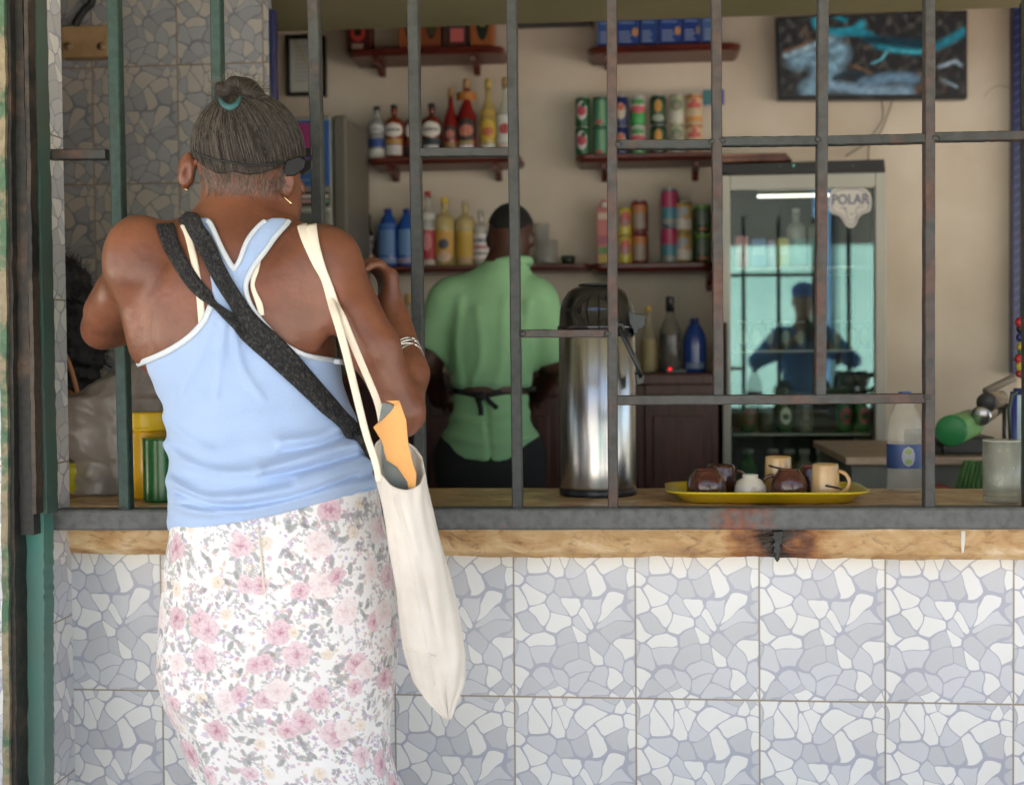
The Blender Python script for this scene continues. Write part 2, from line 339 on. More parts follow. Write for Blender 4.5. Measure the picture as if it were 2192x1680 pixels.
# inner tiled partition, its right end trimmed blue
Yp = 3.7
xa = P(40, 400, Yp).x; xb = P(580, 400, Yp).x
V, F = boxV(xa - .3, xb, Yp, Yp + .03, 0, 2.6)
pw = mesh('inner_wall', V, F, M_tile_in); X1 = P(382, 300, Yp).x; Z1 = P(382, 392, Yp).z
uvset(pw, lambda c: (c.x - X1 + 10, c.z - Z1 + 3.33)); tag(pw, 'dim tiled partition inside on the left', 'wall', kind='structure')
bl = solid((28, 34, 92), .3)
tr = pbox('corner_trim', 581, 20, 592, 700, Yp - .005, .034, bl); tag(tr, 'narrow dark blue trim on the end of the tiled partition', 'corner trim')
# rear wall, side walls, soffit, ceiling
Yb = 5.45
bw = box('rear_wall', (-3.2, Yb, 0), (P(2168, 700, Yb).x + .02, Yb + .15, 3.2), M_wall, None, 0); tag(bw, 'cream plastered rear wall of the bar', 'wall', kind='structure')
br = box('rear_gap_block', (1.2, 6.6, 0), (6.2, 6.75, 3.2), M_wall, None, 0); tag(br, 'wall added behind on the right to close off outside light', 'wall', kind='structure')  # added past the rear wall's end to shut out the bright gap
sr = box('right_light_block', (4.25, 4.7, 0), (4.4, 6.6, 3.2), M_wall, None, 0); tag(sr, 'unseen cream wall added far right inside to cut daylight', 'wall', kind='structure')  # out of view, added to hold back daylight from the right
sw = box('side_wall', (-3.35, Yt + .2, 0), (-3.2, Yb, 3.2), M_wall, None, 0); tag(sw, 'cream side wall far left inside', 'wall', kind='structure')
so = box('soffit', (-3.3, 2.86, 2.262), (4.4, 4.25, 2.42), M_ceil, None, .01); tag(so, 'olive stained soffit over the serving hatch', 'ceiling', kind='structure')
ce = box('ceiling', (-3.3, 4.25, 2.95), (4.4, 5.6, 3.1), M_ceil, None, 0); tag(ce, 'ceiling over the back of the bar', 'ceiling', kind='structure')
hr_ = box('house_roof', (-6, 2.86, 3.12), (6.2, 6.9, 3.3), M_ceil, None, 0); tag(hr_, 'flat roof over the bar', 'roof', kind='structure')
hh_ = box('upper_wall', (-6, 2.862, 2.42), (6, 2.98, 3.12), M_wall, None, 0); tag(hh_, 'wall band above the serving hatch', 'wall', kind='structure')
dr_ = box('soffit_drop', (-3.3, 4.252, 2.30), (4.4, 4.30, 2.949), M_wall, None, 0); tag(dr_, 'short drop wall behind the soffit', 'wall', kind='structure')
rf = box('porch_roof', (-6, .25, 2.60), (6, 2.86, 2.72), M_ceil, None, 0); tag(rf, 'porch slab over the pavement', 'roof', kind='structure')
hw = box('house_wall', (-6, 2.72, 0), (xl - .165, 2.86, 2.6), mat('green_limewash', lin((118, 150, 96)), .8, c2=lin((150, 140, 100)), scale=4, bump=.004), None, 0); tag(hw, 'green limewashed house wall left of the gate post', 'wall', kind='structure')
# blue edged strip at the far right of the rear wall
rs = Thing('wall_edge_trim', 'dark blue striped trim at the right end of the rear wall', 'corner trim', P(2176, 800, 5.2))
pbox('strip', 2168, -20, 2190, 800, 5.38, .05, bl, rs, .003)
for i in range(40):
    y = 20 + i * 20
    ngon('stripe', [(2172, y), (2187, y - 9), (2187, y - 6), (2172, y + 3)], 5.377, .002, solid((70, 90, 160)), rs)

# ------------------------------------------------------------------ counter slab
zt = P(1000, 1085, 2.655).z; zb = P(1100, 1192, 2.66).z
def rough_slab():
    nx, ny = 220, 10; V = []; F = []
    xs = np.linspace(P(98, 1100, 2.66).x, 1.75, nx); yf, yr = 2.655, 3.03
    prof = [(yr, zb), (yf + .05, zb), (yf + .012, zb + .000), (yf + .002, zb + .012), (yf, zb + .045), (yf + .001, zt - .03), (yf + .003, zt - .012), (yf + .012, zt), (yf + .1, zt), (yr, zt)]
    for i, x in enumerate(xs):
        for j, (y, z) in enumerate(prof):
            e = 0; f = 0
            if j in (2, 3): e = .0015 * math.sin(x * 9) + .0010 * math.sin(x * 31 + 1) + .0006 * math.sin(x * 67) + RNG.normal() * .0006
            if j in (2, 3, 4, 5, 6): f = .002 * math.sin(x * 23 + j) + RNG.normal() * .0007
            if j == 6: e = RNG.normal() * .0012
            V.append((x, y + f, z + e))
    m = len(prof)
    for i in range(nx - 1):
        for j in range(m):
            F.append((i * m + j, (i + 1) * m + j, (i + 1) * m + (j + 1) % m, i * m + (j + 1) % m))
    F.append(tuple(range(m))); F.append(tuple((nx - 1) * m + k for k in range(m - 1, -1, -1)))
    return V, F
V, F = rough_slab(); slab = fixn(mesh('counter_slab', V, F, M_slab)); tag(slab, 'thick ochre stone counter slab with a ragged chipped front edge', 'counter')
wd_ = ngon('paint_drip', [(2057, 1136), (2067, 1136), (2066, 1160), (2063, 1182), (2059, 1184), (2057, 1160)], 2.6505, .004, solid((232, 226, 214), .5), None, .001); tag(wd_, 'white paint drip on the slab edge near the right end', 'drip')
tk = ngon('tar_drip', [(1652, 1134), (1658, 1138), (1676, 1135), (1679, 1146), (1673, 1150), (1675, 1160), (1669, 1168), (1673, 1178), (1668, 1184), (1670, 1196), (1664, 1204), (1659, 1197), (1661, 1186), (1655, 1182), (1658, 1172), (1651, 1166), (1659, 1160), (1654, 1152), (1645, 1148), (1656, 1145)], 2.640, .013, mat('tar', (.02, .02, .022), .45, bump=.002, bscale=120), None, .002)
tag(tk, 'black tar like drip burnt onto the slab under the rail', 'drip')

# ------------------------------------------------------------------ window grille
gl = Thing('window_grille', 'welded grey iron window grille with rust patches on a heavy bottom rail', 'grille', P(1100, 1110, 2.62))
Yg = 2.595
def bar(x0, y0, x1, y1, wpx, mt, name='vertical_bar', Y=Yg, dep=.024, seg=18):
    a = P(x0, y0, Y); b = P(x1, y1, Y); wd = wpx * mpp(x0, y0, Y) / 2
    vert = abs(y1 - y0) > abs(x1 - x0); V = []; F = []
    for i in range(seg + 1):
        t = i / seg; c = a.lerp(b, t); j = RNG.normal() * .00025 * (0 < i < seg)
        for (u, v) in ((-1, 0), (-.8, -.003), (.8, -.003), (1, 0), (1, dep), (-1, dep)):
            q = Vector((c.x + (u * wd + j), c.y + v, c.z)) if vert else Vector((c.x, c.y + v, c.z + u * wd + j))
            V.append(q)
    for i in range(seg):
        for k in range(6): F.append((i * 6 + k, i * 6 + (k + 1) % 6, (i + 1) * 6 + (k + 1) % 6, (i + 1) * 6 + k))
    F.append((0, 1, 2, 3, 4, 5)); F.append(tuple(seg * 6 + k for k in (5, 4, 3, 2, 1, 0)))
    return fixn(mesh(name, V, F, mt, gl))
bar(238, -60, 266, 1092, 25, M_green)
bar(459, -60, 478, 1092, 23, M_green)
bar(668, -60, 692, 1092, 25, M_iron)
bar(882, -60, 899, 1092, 24, M_iron)
bar(1094, -60, 1107, 1092, 22, M_iron)
bar(1309, -60, 1312, 1092, 22, M_iron_r)
bar(1533, -60, 1538, 845, 22, M_iron_r)
bar(1763, -60, 1757, 845, 23, M_iron_r)
bar(1991, -60, 1990, 1092, 22, M_iron_r)
bar(2205, -60, 2205, 1092, 22, M_iron)
Yc_ = Yg + .003
bar(60, 331, 226, 330, 22, M_iron, 'cross_bar', Yc_, .02)
bar(897, 326, 1088, 325, 19, M_iron, 'cross_bar', Yc_, .02)
bar(1115, 714, 1300, 714, 17, M_iron_r, 'cross_bar', Yc_, .02)
bar(1322, 309, 1522, 309, 20, M_iron, 'cross_bar', Yc_, .02)
bar(1546, 303, 1752, 301, 20, M_iron, 'cross_bar', Yc_, .02)
bar(1772, 301, 1980, 296, 20, M_iron, 'cross_bar', Yc_, .02)
bar(2001, 293, 2194, 290, 20, M_iron, 'cross_bar', Yc_, .02)
bar(1322, 857, 1980, 853, 21, M_iron_r, 'cross_bar', Yc_, .02)
bar(2425, -60, 2420, 1092, 22, M_iron)
bar(2640, -60, 2636, 1092, 22, M_iron)
bar(2216, 291, 2410, 287, 20, M_iron, 'cross_bar', Yc_, .02)
bar(48, 1113, 2650, 1109, 43, M_rail, 'bottom_rail', 2.585, .05, 60)
for x, y in ((1300, 714), (1525, 303), (1546, 301), (1752, 299), (2002, 296), (1322, 309), (1985, 850), (1118, 714), (1107, 1088), (1990, 1088), (1312, 1088), (266, 1088)):
    V, F = latheVF((0, 0, 0), [(0, -.006), (.006, -.004), (.008, 0), (.006, .004), (0, .006)], 10)
    c = P(x, y, Yg); V = [(c.x + v[0] * (1 + .2 * RNG.normal()), c.y + v[1] * .6 - .001, c.z + v[2]) for v in V]
    mesh('weld_bead', V, F, M_iron, gl, smooth=True)

# ------------------------------------------------------------------ gate post group at far left
gp = Thing('gate_post', 'rusty dark iron gate stile beside a teal painted post', 'gate post', (P(40, 1600, 2.5).x, 2.5, 0))
def vstrip(name, xt, xb_, wt, Y, dep, mt, y0=-80, y1=1760, jit=.0008):
    a = P(xt, y0, Y); b = P(xb_, y1, Y); wd = wt * mpp(xt, 800, Y) / 2; n = 60; V = []; F = []
    for i in range(n + 1):
        c = a.lerp(b, i / n); j = RNG.normal() * jit
        for u, v in ((-1, 0), (1, 0), (1, dep), (-1, dep)): V.append((c.x + u * wd + j, c.y + v, c.z))
    for i in range(n):
        for k in range(4): F.append((i * 4 + k, i * 4 + (k + 1) % 4, (i + 1) * 4 + (k + 1) % 4, (i + 1) * 4 + k))
    return fixn(mesh(name, V, F, mt, gp))
vstrip('teal_post', 56, 82, 40, 2.53, .05, M_teal, -80, 1100)
vstrip('teal_post', 65, 66, 60, 2.53, .045, mat('teal_post_low', lin((96, 122, 112)), .55, c2=lin((70, 130, 118)), scale=4, bump=.001), 1100, 1760)
vstrip('stile', 32, 58, 30, 2.50, .04, M_post, -80, 1145)
vstrip('stile', 14, 30, 14, 2.48, .05, M_post, -80, 1760)
vstrip('edge_angle', 53, 74, 9, 2.49, .03, rustmat('rust_edge', (.08, .06, .045), (.02, .02, .02), (.45, .6)), -80, 1100, .0005)
vstrip('outer_strip', 1, 14, 15, 2.47, .05, rustmat('flaking_green', (.08, .16, .09), (.30, .25, .16), (.45, .52), 9), -80, 1760, .001)

# ================================================================== SDF MODELLING
class SDF:
    def __init__(s, k=.02): s.p = []; s.k = k
    def cone(s, a, b, ra, rb, k=None, sub=False): s.p.append(('c', np.array(a, float), np.array(b, float), ra, rb, s.k if k is None else k, sub)); return s
    def ell(s, c, r, rot=None, k=None, sub=False):
        M = np.array(Euler(rot).to_matrix()) if rot else np.eye(3)
        s.p.append(('e', np.array(c, float), np.array(r, float), M, None, s.k if k is None else k, sub)); return s
    def bounds(s, pad=.03):
        lo = []; hi = []
        for t, a, b, c, d, k, sub in s.p:
            if sub: continue
            if t == 'c': lo += [a - c, b - d]; hi += [a + c, b + d]
            else: m = max(b); lo.append(a - m); hi.append(a + m)
        return np.min(lo, 0) - pad, np.max(hi, 0) + pad
    def grid(s, h, lo=None, hi=None, margin=.05):
        l, u = s.bounds();
        if lo is not None: l = np.maximum(l, lo)
        if hi is not None: u = np.minimum(u, hi)
        n = np.ceil((u - l) / h).astype(int) + 1
        ax = [l[i] + h * np.arange(n[i]) for i in range(3)]
        F = np.full(n, .3)
        for t, a, b, c, d, k, sub in s.p:
            if t == 'c': pl = np.minimum(a - c, b - d); ph = np.maximum(a + c, b + d)
            else: m = max(b); pl = a - m; ph = a + m
            mg = margin + k
            i0 = [max(0, int((pl[i] - mg - l[i]) / h)) for i in range(3)]; i1 = [min(n[i], int((ph[i] + mg - l[i]) / h) + 2) for i in range(3)]
            if any(i1[i] <= i0[i] for i in range(3)): continue
            X, Y, Z = np.meshgrid(*[ax[i][i0[i]:i1[i]] for i in range(3)], indexing='ij')
            if t == 'c':
                ba = b - a; L2 = (ba ** 2).sum() + 1e-12
                tt = np.clip(((X - a[0]) * ba[0] + (Y - a[1]) * ba[1] + (Z - a[2]) * ba[2]) / L2, 0, 1)
                D = np.sqrt((X - a[0] - tt * ba[0]) ** 2 + (Y - a[1] - tt * ba[1]) ** 2 + (Z - a[2] - tt * ba[2]) ** 2) - (c + (d - c) * tt)
            else:
                q = np.stack([X - a[0], Y - a[1], Z - a[2]], -1) @ c
                k0 = np.sqrt(((q / b) ** 2).sum(-1)) + 1e-9; k1 = np.sqrt(((q / b ** 2) ** 2).sum(-1)) + 1e-9
                D = k0 * (k0 - 1) / k1
            G = F[i0[0]:i1[0], i0[1]:i1[1], i0[2]:i1[2]]
            if sub:
                hh = np.clip(.5 - .5 * (G + D) / max(k, 1e-4), 0, 1); G[...] = G + (-D - G) * hh + k * hh * (1 - hh)
            else:
                hh = np.clip(.5 + .5 * (D - G) / max(k, 1e-4), 0, 1); G[...] = D + (G - D) * hh - k * hh * (1 - hh)
        return F, l, h
def gpts(F, o, h):
    X, Y, Z = np.meshgrid(*[o[i] + h * np.arange(F.shape[i]) for i in range(3)], indexing='ij')
    return np.stack([X, Y, Z], -1)
def nets(F, o, h, smooth=1):
    F = F.copy()
    for a in range(3):
        for e in (0, -1):
            sl = [slice(None)] * 3; sl[a] = e; F[tuple(sl)] = np.maximum(F[tuple(sl)], 1e-4)
    S = F < 0; n = np.array(F.shape) - 1
    acc = np.zeros((*n, 3)); cnt = np.zeros(n); cross = []
    for a in range(3):
        s0 = [slice(None)] * 3; s1 = [slice(None)] * 3; s0[a] = slice(0, -1); s1[a] = slice(1, None)
        f0 = F[tuple(s0)]; f1 = F[tuple(s1)]; C = S[tuple(s0)] != S[tuple(s1)]
        idx = np.argwhere(C); t = f0[C] / (f0[C] - f1[C]); pos = idx.astype(float); pos[:, a] += t
        o1, o2 = [x for x in range(3) if x != a]
        for d1 in (0, 1):
            for d2 in (0, 1):
                ci = idx.copy(); ci[:, o1] -= d1; ci[:, o2] -= d2
                ok = ((ci >= 0) & (ci < n)).all(1); q = ci[ok]
                np.add.at(acc, (q[:, 0], q[:, 1], q[:, 2]), pos[ok]); np.add.at(cnt, (q[:, 0], q[:, 1], q[:, 2]), 1)
        cross.append((idx, S[tuple(s0)][C], o1, o2, a))
    act = cnt > 0; vid = np.full(n, -1); vid[act] = np.arange(act.sum())
    V = acc[act] / cnt[act][:, None] * h + o
    quads = []
    for idx, ins, o1, o2, a in cross:
        ok = (idx[:, o1] > 0) & (idx[:, o2] > 0) & (idx[:, o1] < n[o1]) & (idx[:, o2] < n[o2])
        ix = idx[ok]; ins = ins[ok]; c = []
        for d1, d2 in ((0, 0), (1, 0), (1, 1), (0, 1)):
            q = ix.copy(); q[:, o1] -= d1; q[:, o2] -= d2; c.append(vid[q[:, 0], q[:, 1], q[:, 2]])
        Q = np.stack(c, 1); flip = ins if a != 1 else ~ins
        Q[~flip] = Q[~flip][:, ::-1]; quads.append(Q)
    Q = np.concatenate(quads); Q = Q[(Q >= 0).all(1)][:, ::-1]
    for _ in range(smooth):
        s = np.zeros_like(V); c = np.zeros(len(V))
        for k in range(4):
            for m in (1, 3):
                np.add.at(s, Q[:, k], V[Q[:, (k + m) % 4]]); np.add.at(c, Q[:, k], 1)
        V = V * .5 + .5 * s / np.maximum(c, 1)[:, None]
    return V, Q
def check_out(V, Q):      # make the winding face outward
    v = V[Q]; nrm = np.cross(v[:, 1] - v[:, 0], v[:, 2] - v[:, 0]); c = V.mean(0)
    vol = (nrm * (v.mean(1) - c)).sum()
    return Q if vol > 0 else Q[:, ::-1]
def sdfmesh(name, F, o, h, mt, parent=None, smooth=1, **k):
    V, Q = nets(F, o, h, smooth); Q = np.ascontiguousarray(check_out(V, Q))
    ob = mesh(name, V, Q, mt, parent, smooth=True, **k); return ob, V, Q
def polydist(x, y, pts, closed=True):
    """signed distance in display px, negative inside"""
    pts = np.array(pts, float); d = np.full(x.shape, 1e9); ins = np.zeros(x.shape, bool); n = len(pts)
    for i in range(n if closed else n - 1):
        a = pts[i]; b = pts[(i + 1) % n]; e = b - a
        t = np.clip(((x - a[0]) * e[0] + (y - a[1]) * e[1]) / (e @ e + 1e-9), 0, 1)
        d = np.minimum(d, np.hypot(x - a[0] - t * e[0], y - a[1] - t * e[1]))
        if closed and a[1] != b[1]:
            ins ^= ((a[1] > y) != (b[1] > y)) & (x < (b[0] - a[0]) * (y - a[1]) / (b[1] - a[1]) + a[0])
    return np.where(ins, -d, d) if closed else d
def bvh_of(*VQ):
    V = []; Q = []; n = 0
    for v, q in VQ: V += [tuple(x) for x in v]; Q += [tuple(int(j) + n for j in f) for f in q]; n += len(v)
    return BVHTree.FromPolygons(V, Q)
def drape(name, pts, wpx, bvh, mt, parent=None, off=.003, th=.002, Ys=None, step=8, maxY=None, smooth=3, label=None, prof=5, twist=None, cols=None):
    """ribbon lying on a surface; pts in display px (x, y[, Y if it hangs free])"""
    C = catmull([p[:2] for p in pts], step); n = len(C)
    Yk = [p[2] if len(p) > 2 else None for p in pts]
    P3 = []; N3 = []
    for i, c in enumerate(C):
        k = i / step; k0 = min(int(k), len(pts) - 1); k1 = min(k0 + 1, len(pts) - 1)
        if Yk[k0] is not None and Yk[k1] is not None:
            P3.append(P(c[0], c[1], Yk[k0] + (Yk[k1] - Yk[k0]) * (k - k0))); N3.append(Vector((0, -1, 0))); continue
        d = ray(c[0], c[1]).normalized(); h = bvh.ray_cast(CAMLOC, d)
        if h[0] is None or (maxY and h[0].y > maxY):
            h = bvh.find_nearest(P3[-1] if P3 else P(c[0], c[1], 2.35)); 
            y = h[0].y; P3.append(P(c[0], c[1], y)); N3.append(Vector((0, -1, 0))); continue
        P3.append(h[0]); N3.append(h[1] if h[1].dot(d) < 0 else -h[1])
    P3 = np.array(P3); N3 = np.array(N3)
    for _ in range(smooth):
        P3[1:-1] = .5 * P3[1:-1] + .25 * (P3[:-2] + P3[2:]); N3[1:-1] = .5 * N3[1:-1] + .25 * (N3[:-2] + N3[2:])
    V = []; F = []; ws = wpx if hasattr(wpx, '__len__') else [wpx] * len(pts)
    for i in range(n):
        k = i / step; k0 = min(int(k), len(pts) - 1); k1 = min(k0 + 1, len(pts) - 1); wd = (ws[k0] + (ws[k1] - ws[k0]) * (k - k0)) * .00083 / 2
        T = P3[min(i + 1, n - 1)] - P3[max(i - 1, 0)]; T /= np.linalg.norm(T) + 1e-9
        N = N3[i] / (np.linalg.norm(N3[i]) + 1e-9)
        B = np.cross(T, N); B /= np.linalg.norm(B) + 1e-9; N = np.cross(B, T)
        if twist: a = twist * i / n; B, N = B * math.cos(a) + N * math.sin(a), N * math.cos(a) - B * math.sin(a)
        base = P3[i] + N * off
        for j in range(prof):
            u = -1 + 2 * j / (prof - 1); q = base + B * u * wd
            if not twist and bvh is not None:
                hn = bvh.find_nearest(Vector(q)); 
                if hn[0] is not None and hn[3] < .03:
                    s = (Vector(q) - hn[0]).dot(hn[1] if hn[1].dot(Vector(N)) > 0 else -hn[1])
                    if s < off: q = q + N * (off - s)
            V.append(q + N * th * (math.sqrt(max(0, 1 - u * u * .8)) * (1 if prof < 9 else .45 + .55 * abs(math.sin(1.5 * math.pi * u + math.pi / 2)))))
        for j in range(prof - 1, -1, -1):
            u = -1 + 2 * j / (prof - 1); V.append(base + B * u * wd * .98 - N * .0015)
    m = prof * 2
    for i in range(n - 1):
        for k in range(m): F.append((i * m + k, i * m + (k + 1) % m, (i + 1) * m + (k + 1) % m, (i + 1) * m + k))
    F.append(tuple(range(m))); F.append(tuple((n - 1) * m + k for k in range(m - 1, -1, -1)))
    return fixn(mesh(name, V, F, mt, parent, smooth=True, label=label))
def hand(S, w, fd, bk, th, size=1.0, curl=.9, k=.006):
    """palm, four bent fingers of different length and a thumb; fd finger direction, bk back of hand, th thumb side"""
    w = Vector(w); fd = Vector(fd).normalized(); bk = Vector(bk); bk = (bk - fd * bk.dot(fd)).normalized(); sd_ = fd.cross(bk)
    if sd_.dot(Vector(th)) < 0: sd_ = -sd_
    s = size; knk = []
    S.cone(w, w + fd * .03 * s, .024 * s, .026 * s, k=.015)
    for i, (o, L, r) in enumerate(((.032, .072, .0092), (.011, .080, .0095), (-.010, .075, .0092), (-.030, .058, .0082))):
        kn = w + fd * (.088 - .004 * i) * s + sd_ * o * s + bk * .004 * s
        S.cone(w + fd * .02 * s + sd_ * o * .5 * s, kn, .016 * s, .0125 * s, k=.014)
        p = kn
        for j, f in enumerate((.46, .31, .23)):
            A = curl * (.55, 1.35, 1.9)[j]; d = fd * math.cos(A) - bk * math.sin(A); q = p + d * L * f * s
            S.cone(p, q, r * s * (1 - .08 * j), r * s * (.92 - .08 * j), k=k if j else .008); p = q
    t0 = w + fd * .02 * s + sd_ * .028 * s; t1 = t0 + (fd * .6 + sd_ * .8).normalized() * .035 * s - bk * .006; t2 = t1 + (fd * .9 + sd_ * .35 - bk * .3).normalized() * .032 * s
    S.cone(t0, t1, .015 * s, .0115 * s, k=.01); S.cone(t1, t2, .0115 * s, .009 * s, k=.005)

# ================================================================== WOMAN AT THE COUNTER
M_skin = mat('brown_skin', (.225, .084, .044), .38, c2=(.150, .054, .029), scale=11, bump=.0035, bscale=26, spec=.45, sss=.08)
def skirt_canvas(W_=1300, H_=760, mm=1.1):
    img = np.ones((H_, W_, 3)) * np.array([.86, .83, .81]); rg = np.random.default_rng(3)
    yy, xx = np.mgrid[0:H_, 0:W_].astype(float)
    def stamp(cx, cy, r, fn):
        x0, x1, y0, y1 = int(max(0, cx - r)), int(min(W_, cx + r + 1)), int(max(0, cy - r)), int(min(H_, cy + r + 1))
        if x1 <= x0 or y1 <= y0: return
        X = xx[y0:y1, x0:x1] - cx; Y = yy[y0:y1, x0:x1] - cy
        a, c = fn(X, Y); a = np.clip(a, 0, 1)[..., None]
        img[y0:y1, x0:x1] = img[y0:y1, x0:x1] * (1 - a) + np.asarray(c) * a
    def petal(cx, cy, rx, ry, rot, col, dark, al=.9):
        def f(X, Y):
            u = X * math.cos(rot) + Y * math.sin(rot); v = -X * math.sin(rot) + Y * math.cos(rot)
            q = np.sqrt((u / rx) ** 2 + (v / ry) ** 2); a = np.clip((1 - q) * 5, 0, 1) * al
            t = (np.clip((q - .68) / .25, 0, 1) ** 1.5)[..., None] * .85; s = (.5 + .5 * np.sin(u * 1.1 + v * .5))[..., None] * .22
            c = np.array(col) * (1 - t) + np.array(dark) * t; c = c * (1 - s) + np.array(dark) * s
            return a, c
        stamp(cx, cy, max(rx, ry) + 1, f)
    def rpetal(cx, cy, rx, ry, rot, lt, dk):
        def f(X, Y):
            u = X * math.cos(rot) + Y * math.sin(rot); v = -X * math.sin(rot) + Y * math.cos(rot); an = np.arctan2(v, u)
            q = np.sqrt((u / rx) ** 2 + (v / ry) ** 2) * (1 + .07 * np.sin(an * 3 + rot * 5)); a = np.clip((1 - q) * 6, 0, 1) * .92
            t = np.clip(.5 - u / rx * .8, 0, 1)[..., None] ** 1.6 * .8; e = (np.clip((q - .80) / .16, 0, 1))[..., None] * .55; vn = (np.sin(an * 9) > .75)[..., None] * .14
            t = np.clip(t + e + vn, 0, 1); return a, np.array(lt) * (1 - t) + np.array(dk) * t
        stamp(cx, cy, max(rx, ry) * 1.1 + 1, f)
    def rose(cx, cy, r, pal):
        lt, dk = pal; wl = tuple(.62 * v + .38 * w_ for v, w_ in zip(lt, (.88, .84, .82))); sq = rg.uniform(.75, 1.1); ro = rg.uniform(0, 3)
        for layer, (rr, n) in enumerate(((1.0, 7), (.74, 6), (.50, 5), (.30, 4), (.15, 3))):
            for k in range(n):
                a = 2 * math.pi * k / n + layer * .8 + rg.normal() * .25; d = r * rr * .58 * rg.uniform(.85, 1.15)
                rpetal(cx + math.cos(a) * d, cy + math.sin(a) * d * sq, r * rr * .44 * rg.uniform(.85, 1.2), r * rr * .52 * rg.uniform(.85, 1.15), a, wl if layer < 3 else lt, dk)
    def leaf(cx, cy, r, rot, col=(.32, .34, .33)): petal(cx, cy, r, r * .45, rot, col, tuple(v * .75 for v in col), .75)
    def tiny(cx, cy, r, col):
        for k in range(5): a = 2 * math.pi * k / 5 + rg.uniform(0, 1); petal(cx + math.cos(a) * r * .6, cy + math.sin(a) * r * .6, r * .5, r * .42, a, col, tuple(v * .8 for v in col), .8)
    pinks = [((.76, .50, .55), (.42, .14, .23)), ((.78, .56, .60), (.44, .18, .27)), ((.68, .40, .46), (.34, .10, .18)), ((.86, .74, .72), (.66, .46, .48))]
    cell = 66
    pts = [((gx + .5 * (gy % 2) + rg.uniform(-.28, .28)) * cell, (gy + rg.uniform(-.28, .28)) * cell) for gy in range(-1, H_ // cell + 2) for gx in range(-1, W_ // cell + 2)]
    for cx, cy in pts:
        for _ in range(9):
            a = rg.uniform(0, 6.28); d = rg.uniform(20, 48); g = rg.uniform(.22, .44); leaf(cx + math.cos(a) * d, cy + math.sin(a) * d, rg.uniform(5, 12), a + rg.uniform(-.7, .7), (g, g * 1.01, g * .98))
        for _ in range(6):       # stems and sprigs
            a = rg.uniform(0, 6.28); d = rg.uniform(22, 44); x, y = cx + math.cos(a) * d, cy + math.sin(a) * d; b = a + rg.uniform(-.8, .8)
            for k in range(5): leaf(x + math.cos(b) * k * 4, y + math.sin(b) * k * 4, 3.4, b + (.9 if k % 2 else -.9), (.44, .43, .44))
        for _ in range(34):
            a = rg.uniform(0, 6.28); d = rg.uniform(18, 54); c = [(.52, .40, .58), (.45, .45, .46), (.64, .40, .46), (.70, .58, .46), (.72, .50, .54), (.60, .50, .62)][rg.integers(6)]
            tiny(cx + math.cos(a) * d, cy + math.sin(a) * d, rg.uniform(1.8, 4.6), c)
    for cx, cy in pts:
        t = rg.uniform()
        if t < .74:
            for k in range(1 + (t < .3)): rose(cx + k * rg.uniform(14, 30), cy + k * rg.uniform(-20, 20), rg.uniform(15, 26), pinks[rg.integers(4)])
        else: a = rg.uniform(0, 6.28); rose(cx + math.cos(a) * 14, cy + math.sin(a) * 14, rg.uniform(9, 14), ((.84, .73, .60), (.56, .42, .30)))
        if t > .86: tiny(cx + 20, cy + 12, 9, (.36, .32, .36))
    return img, mm
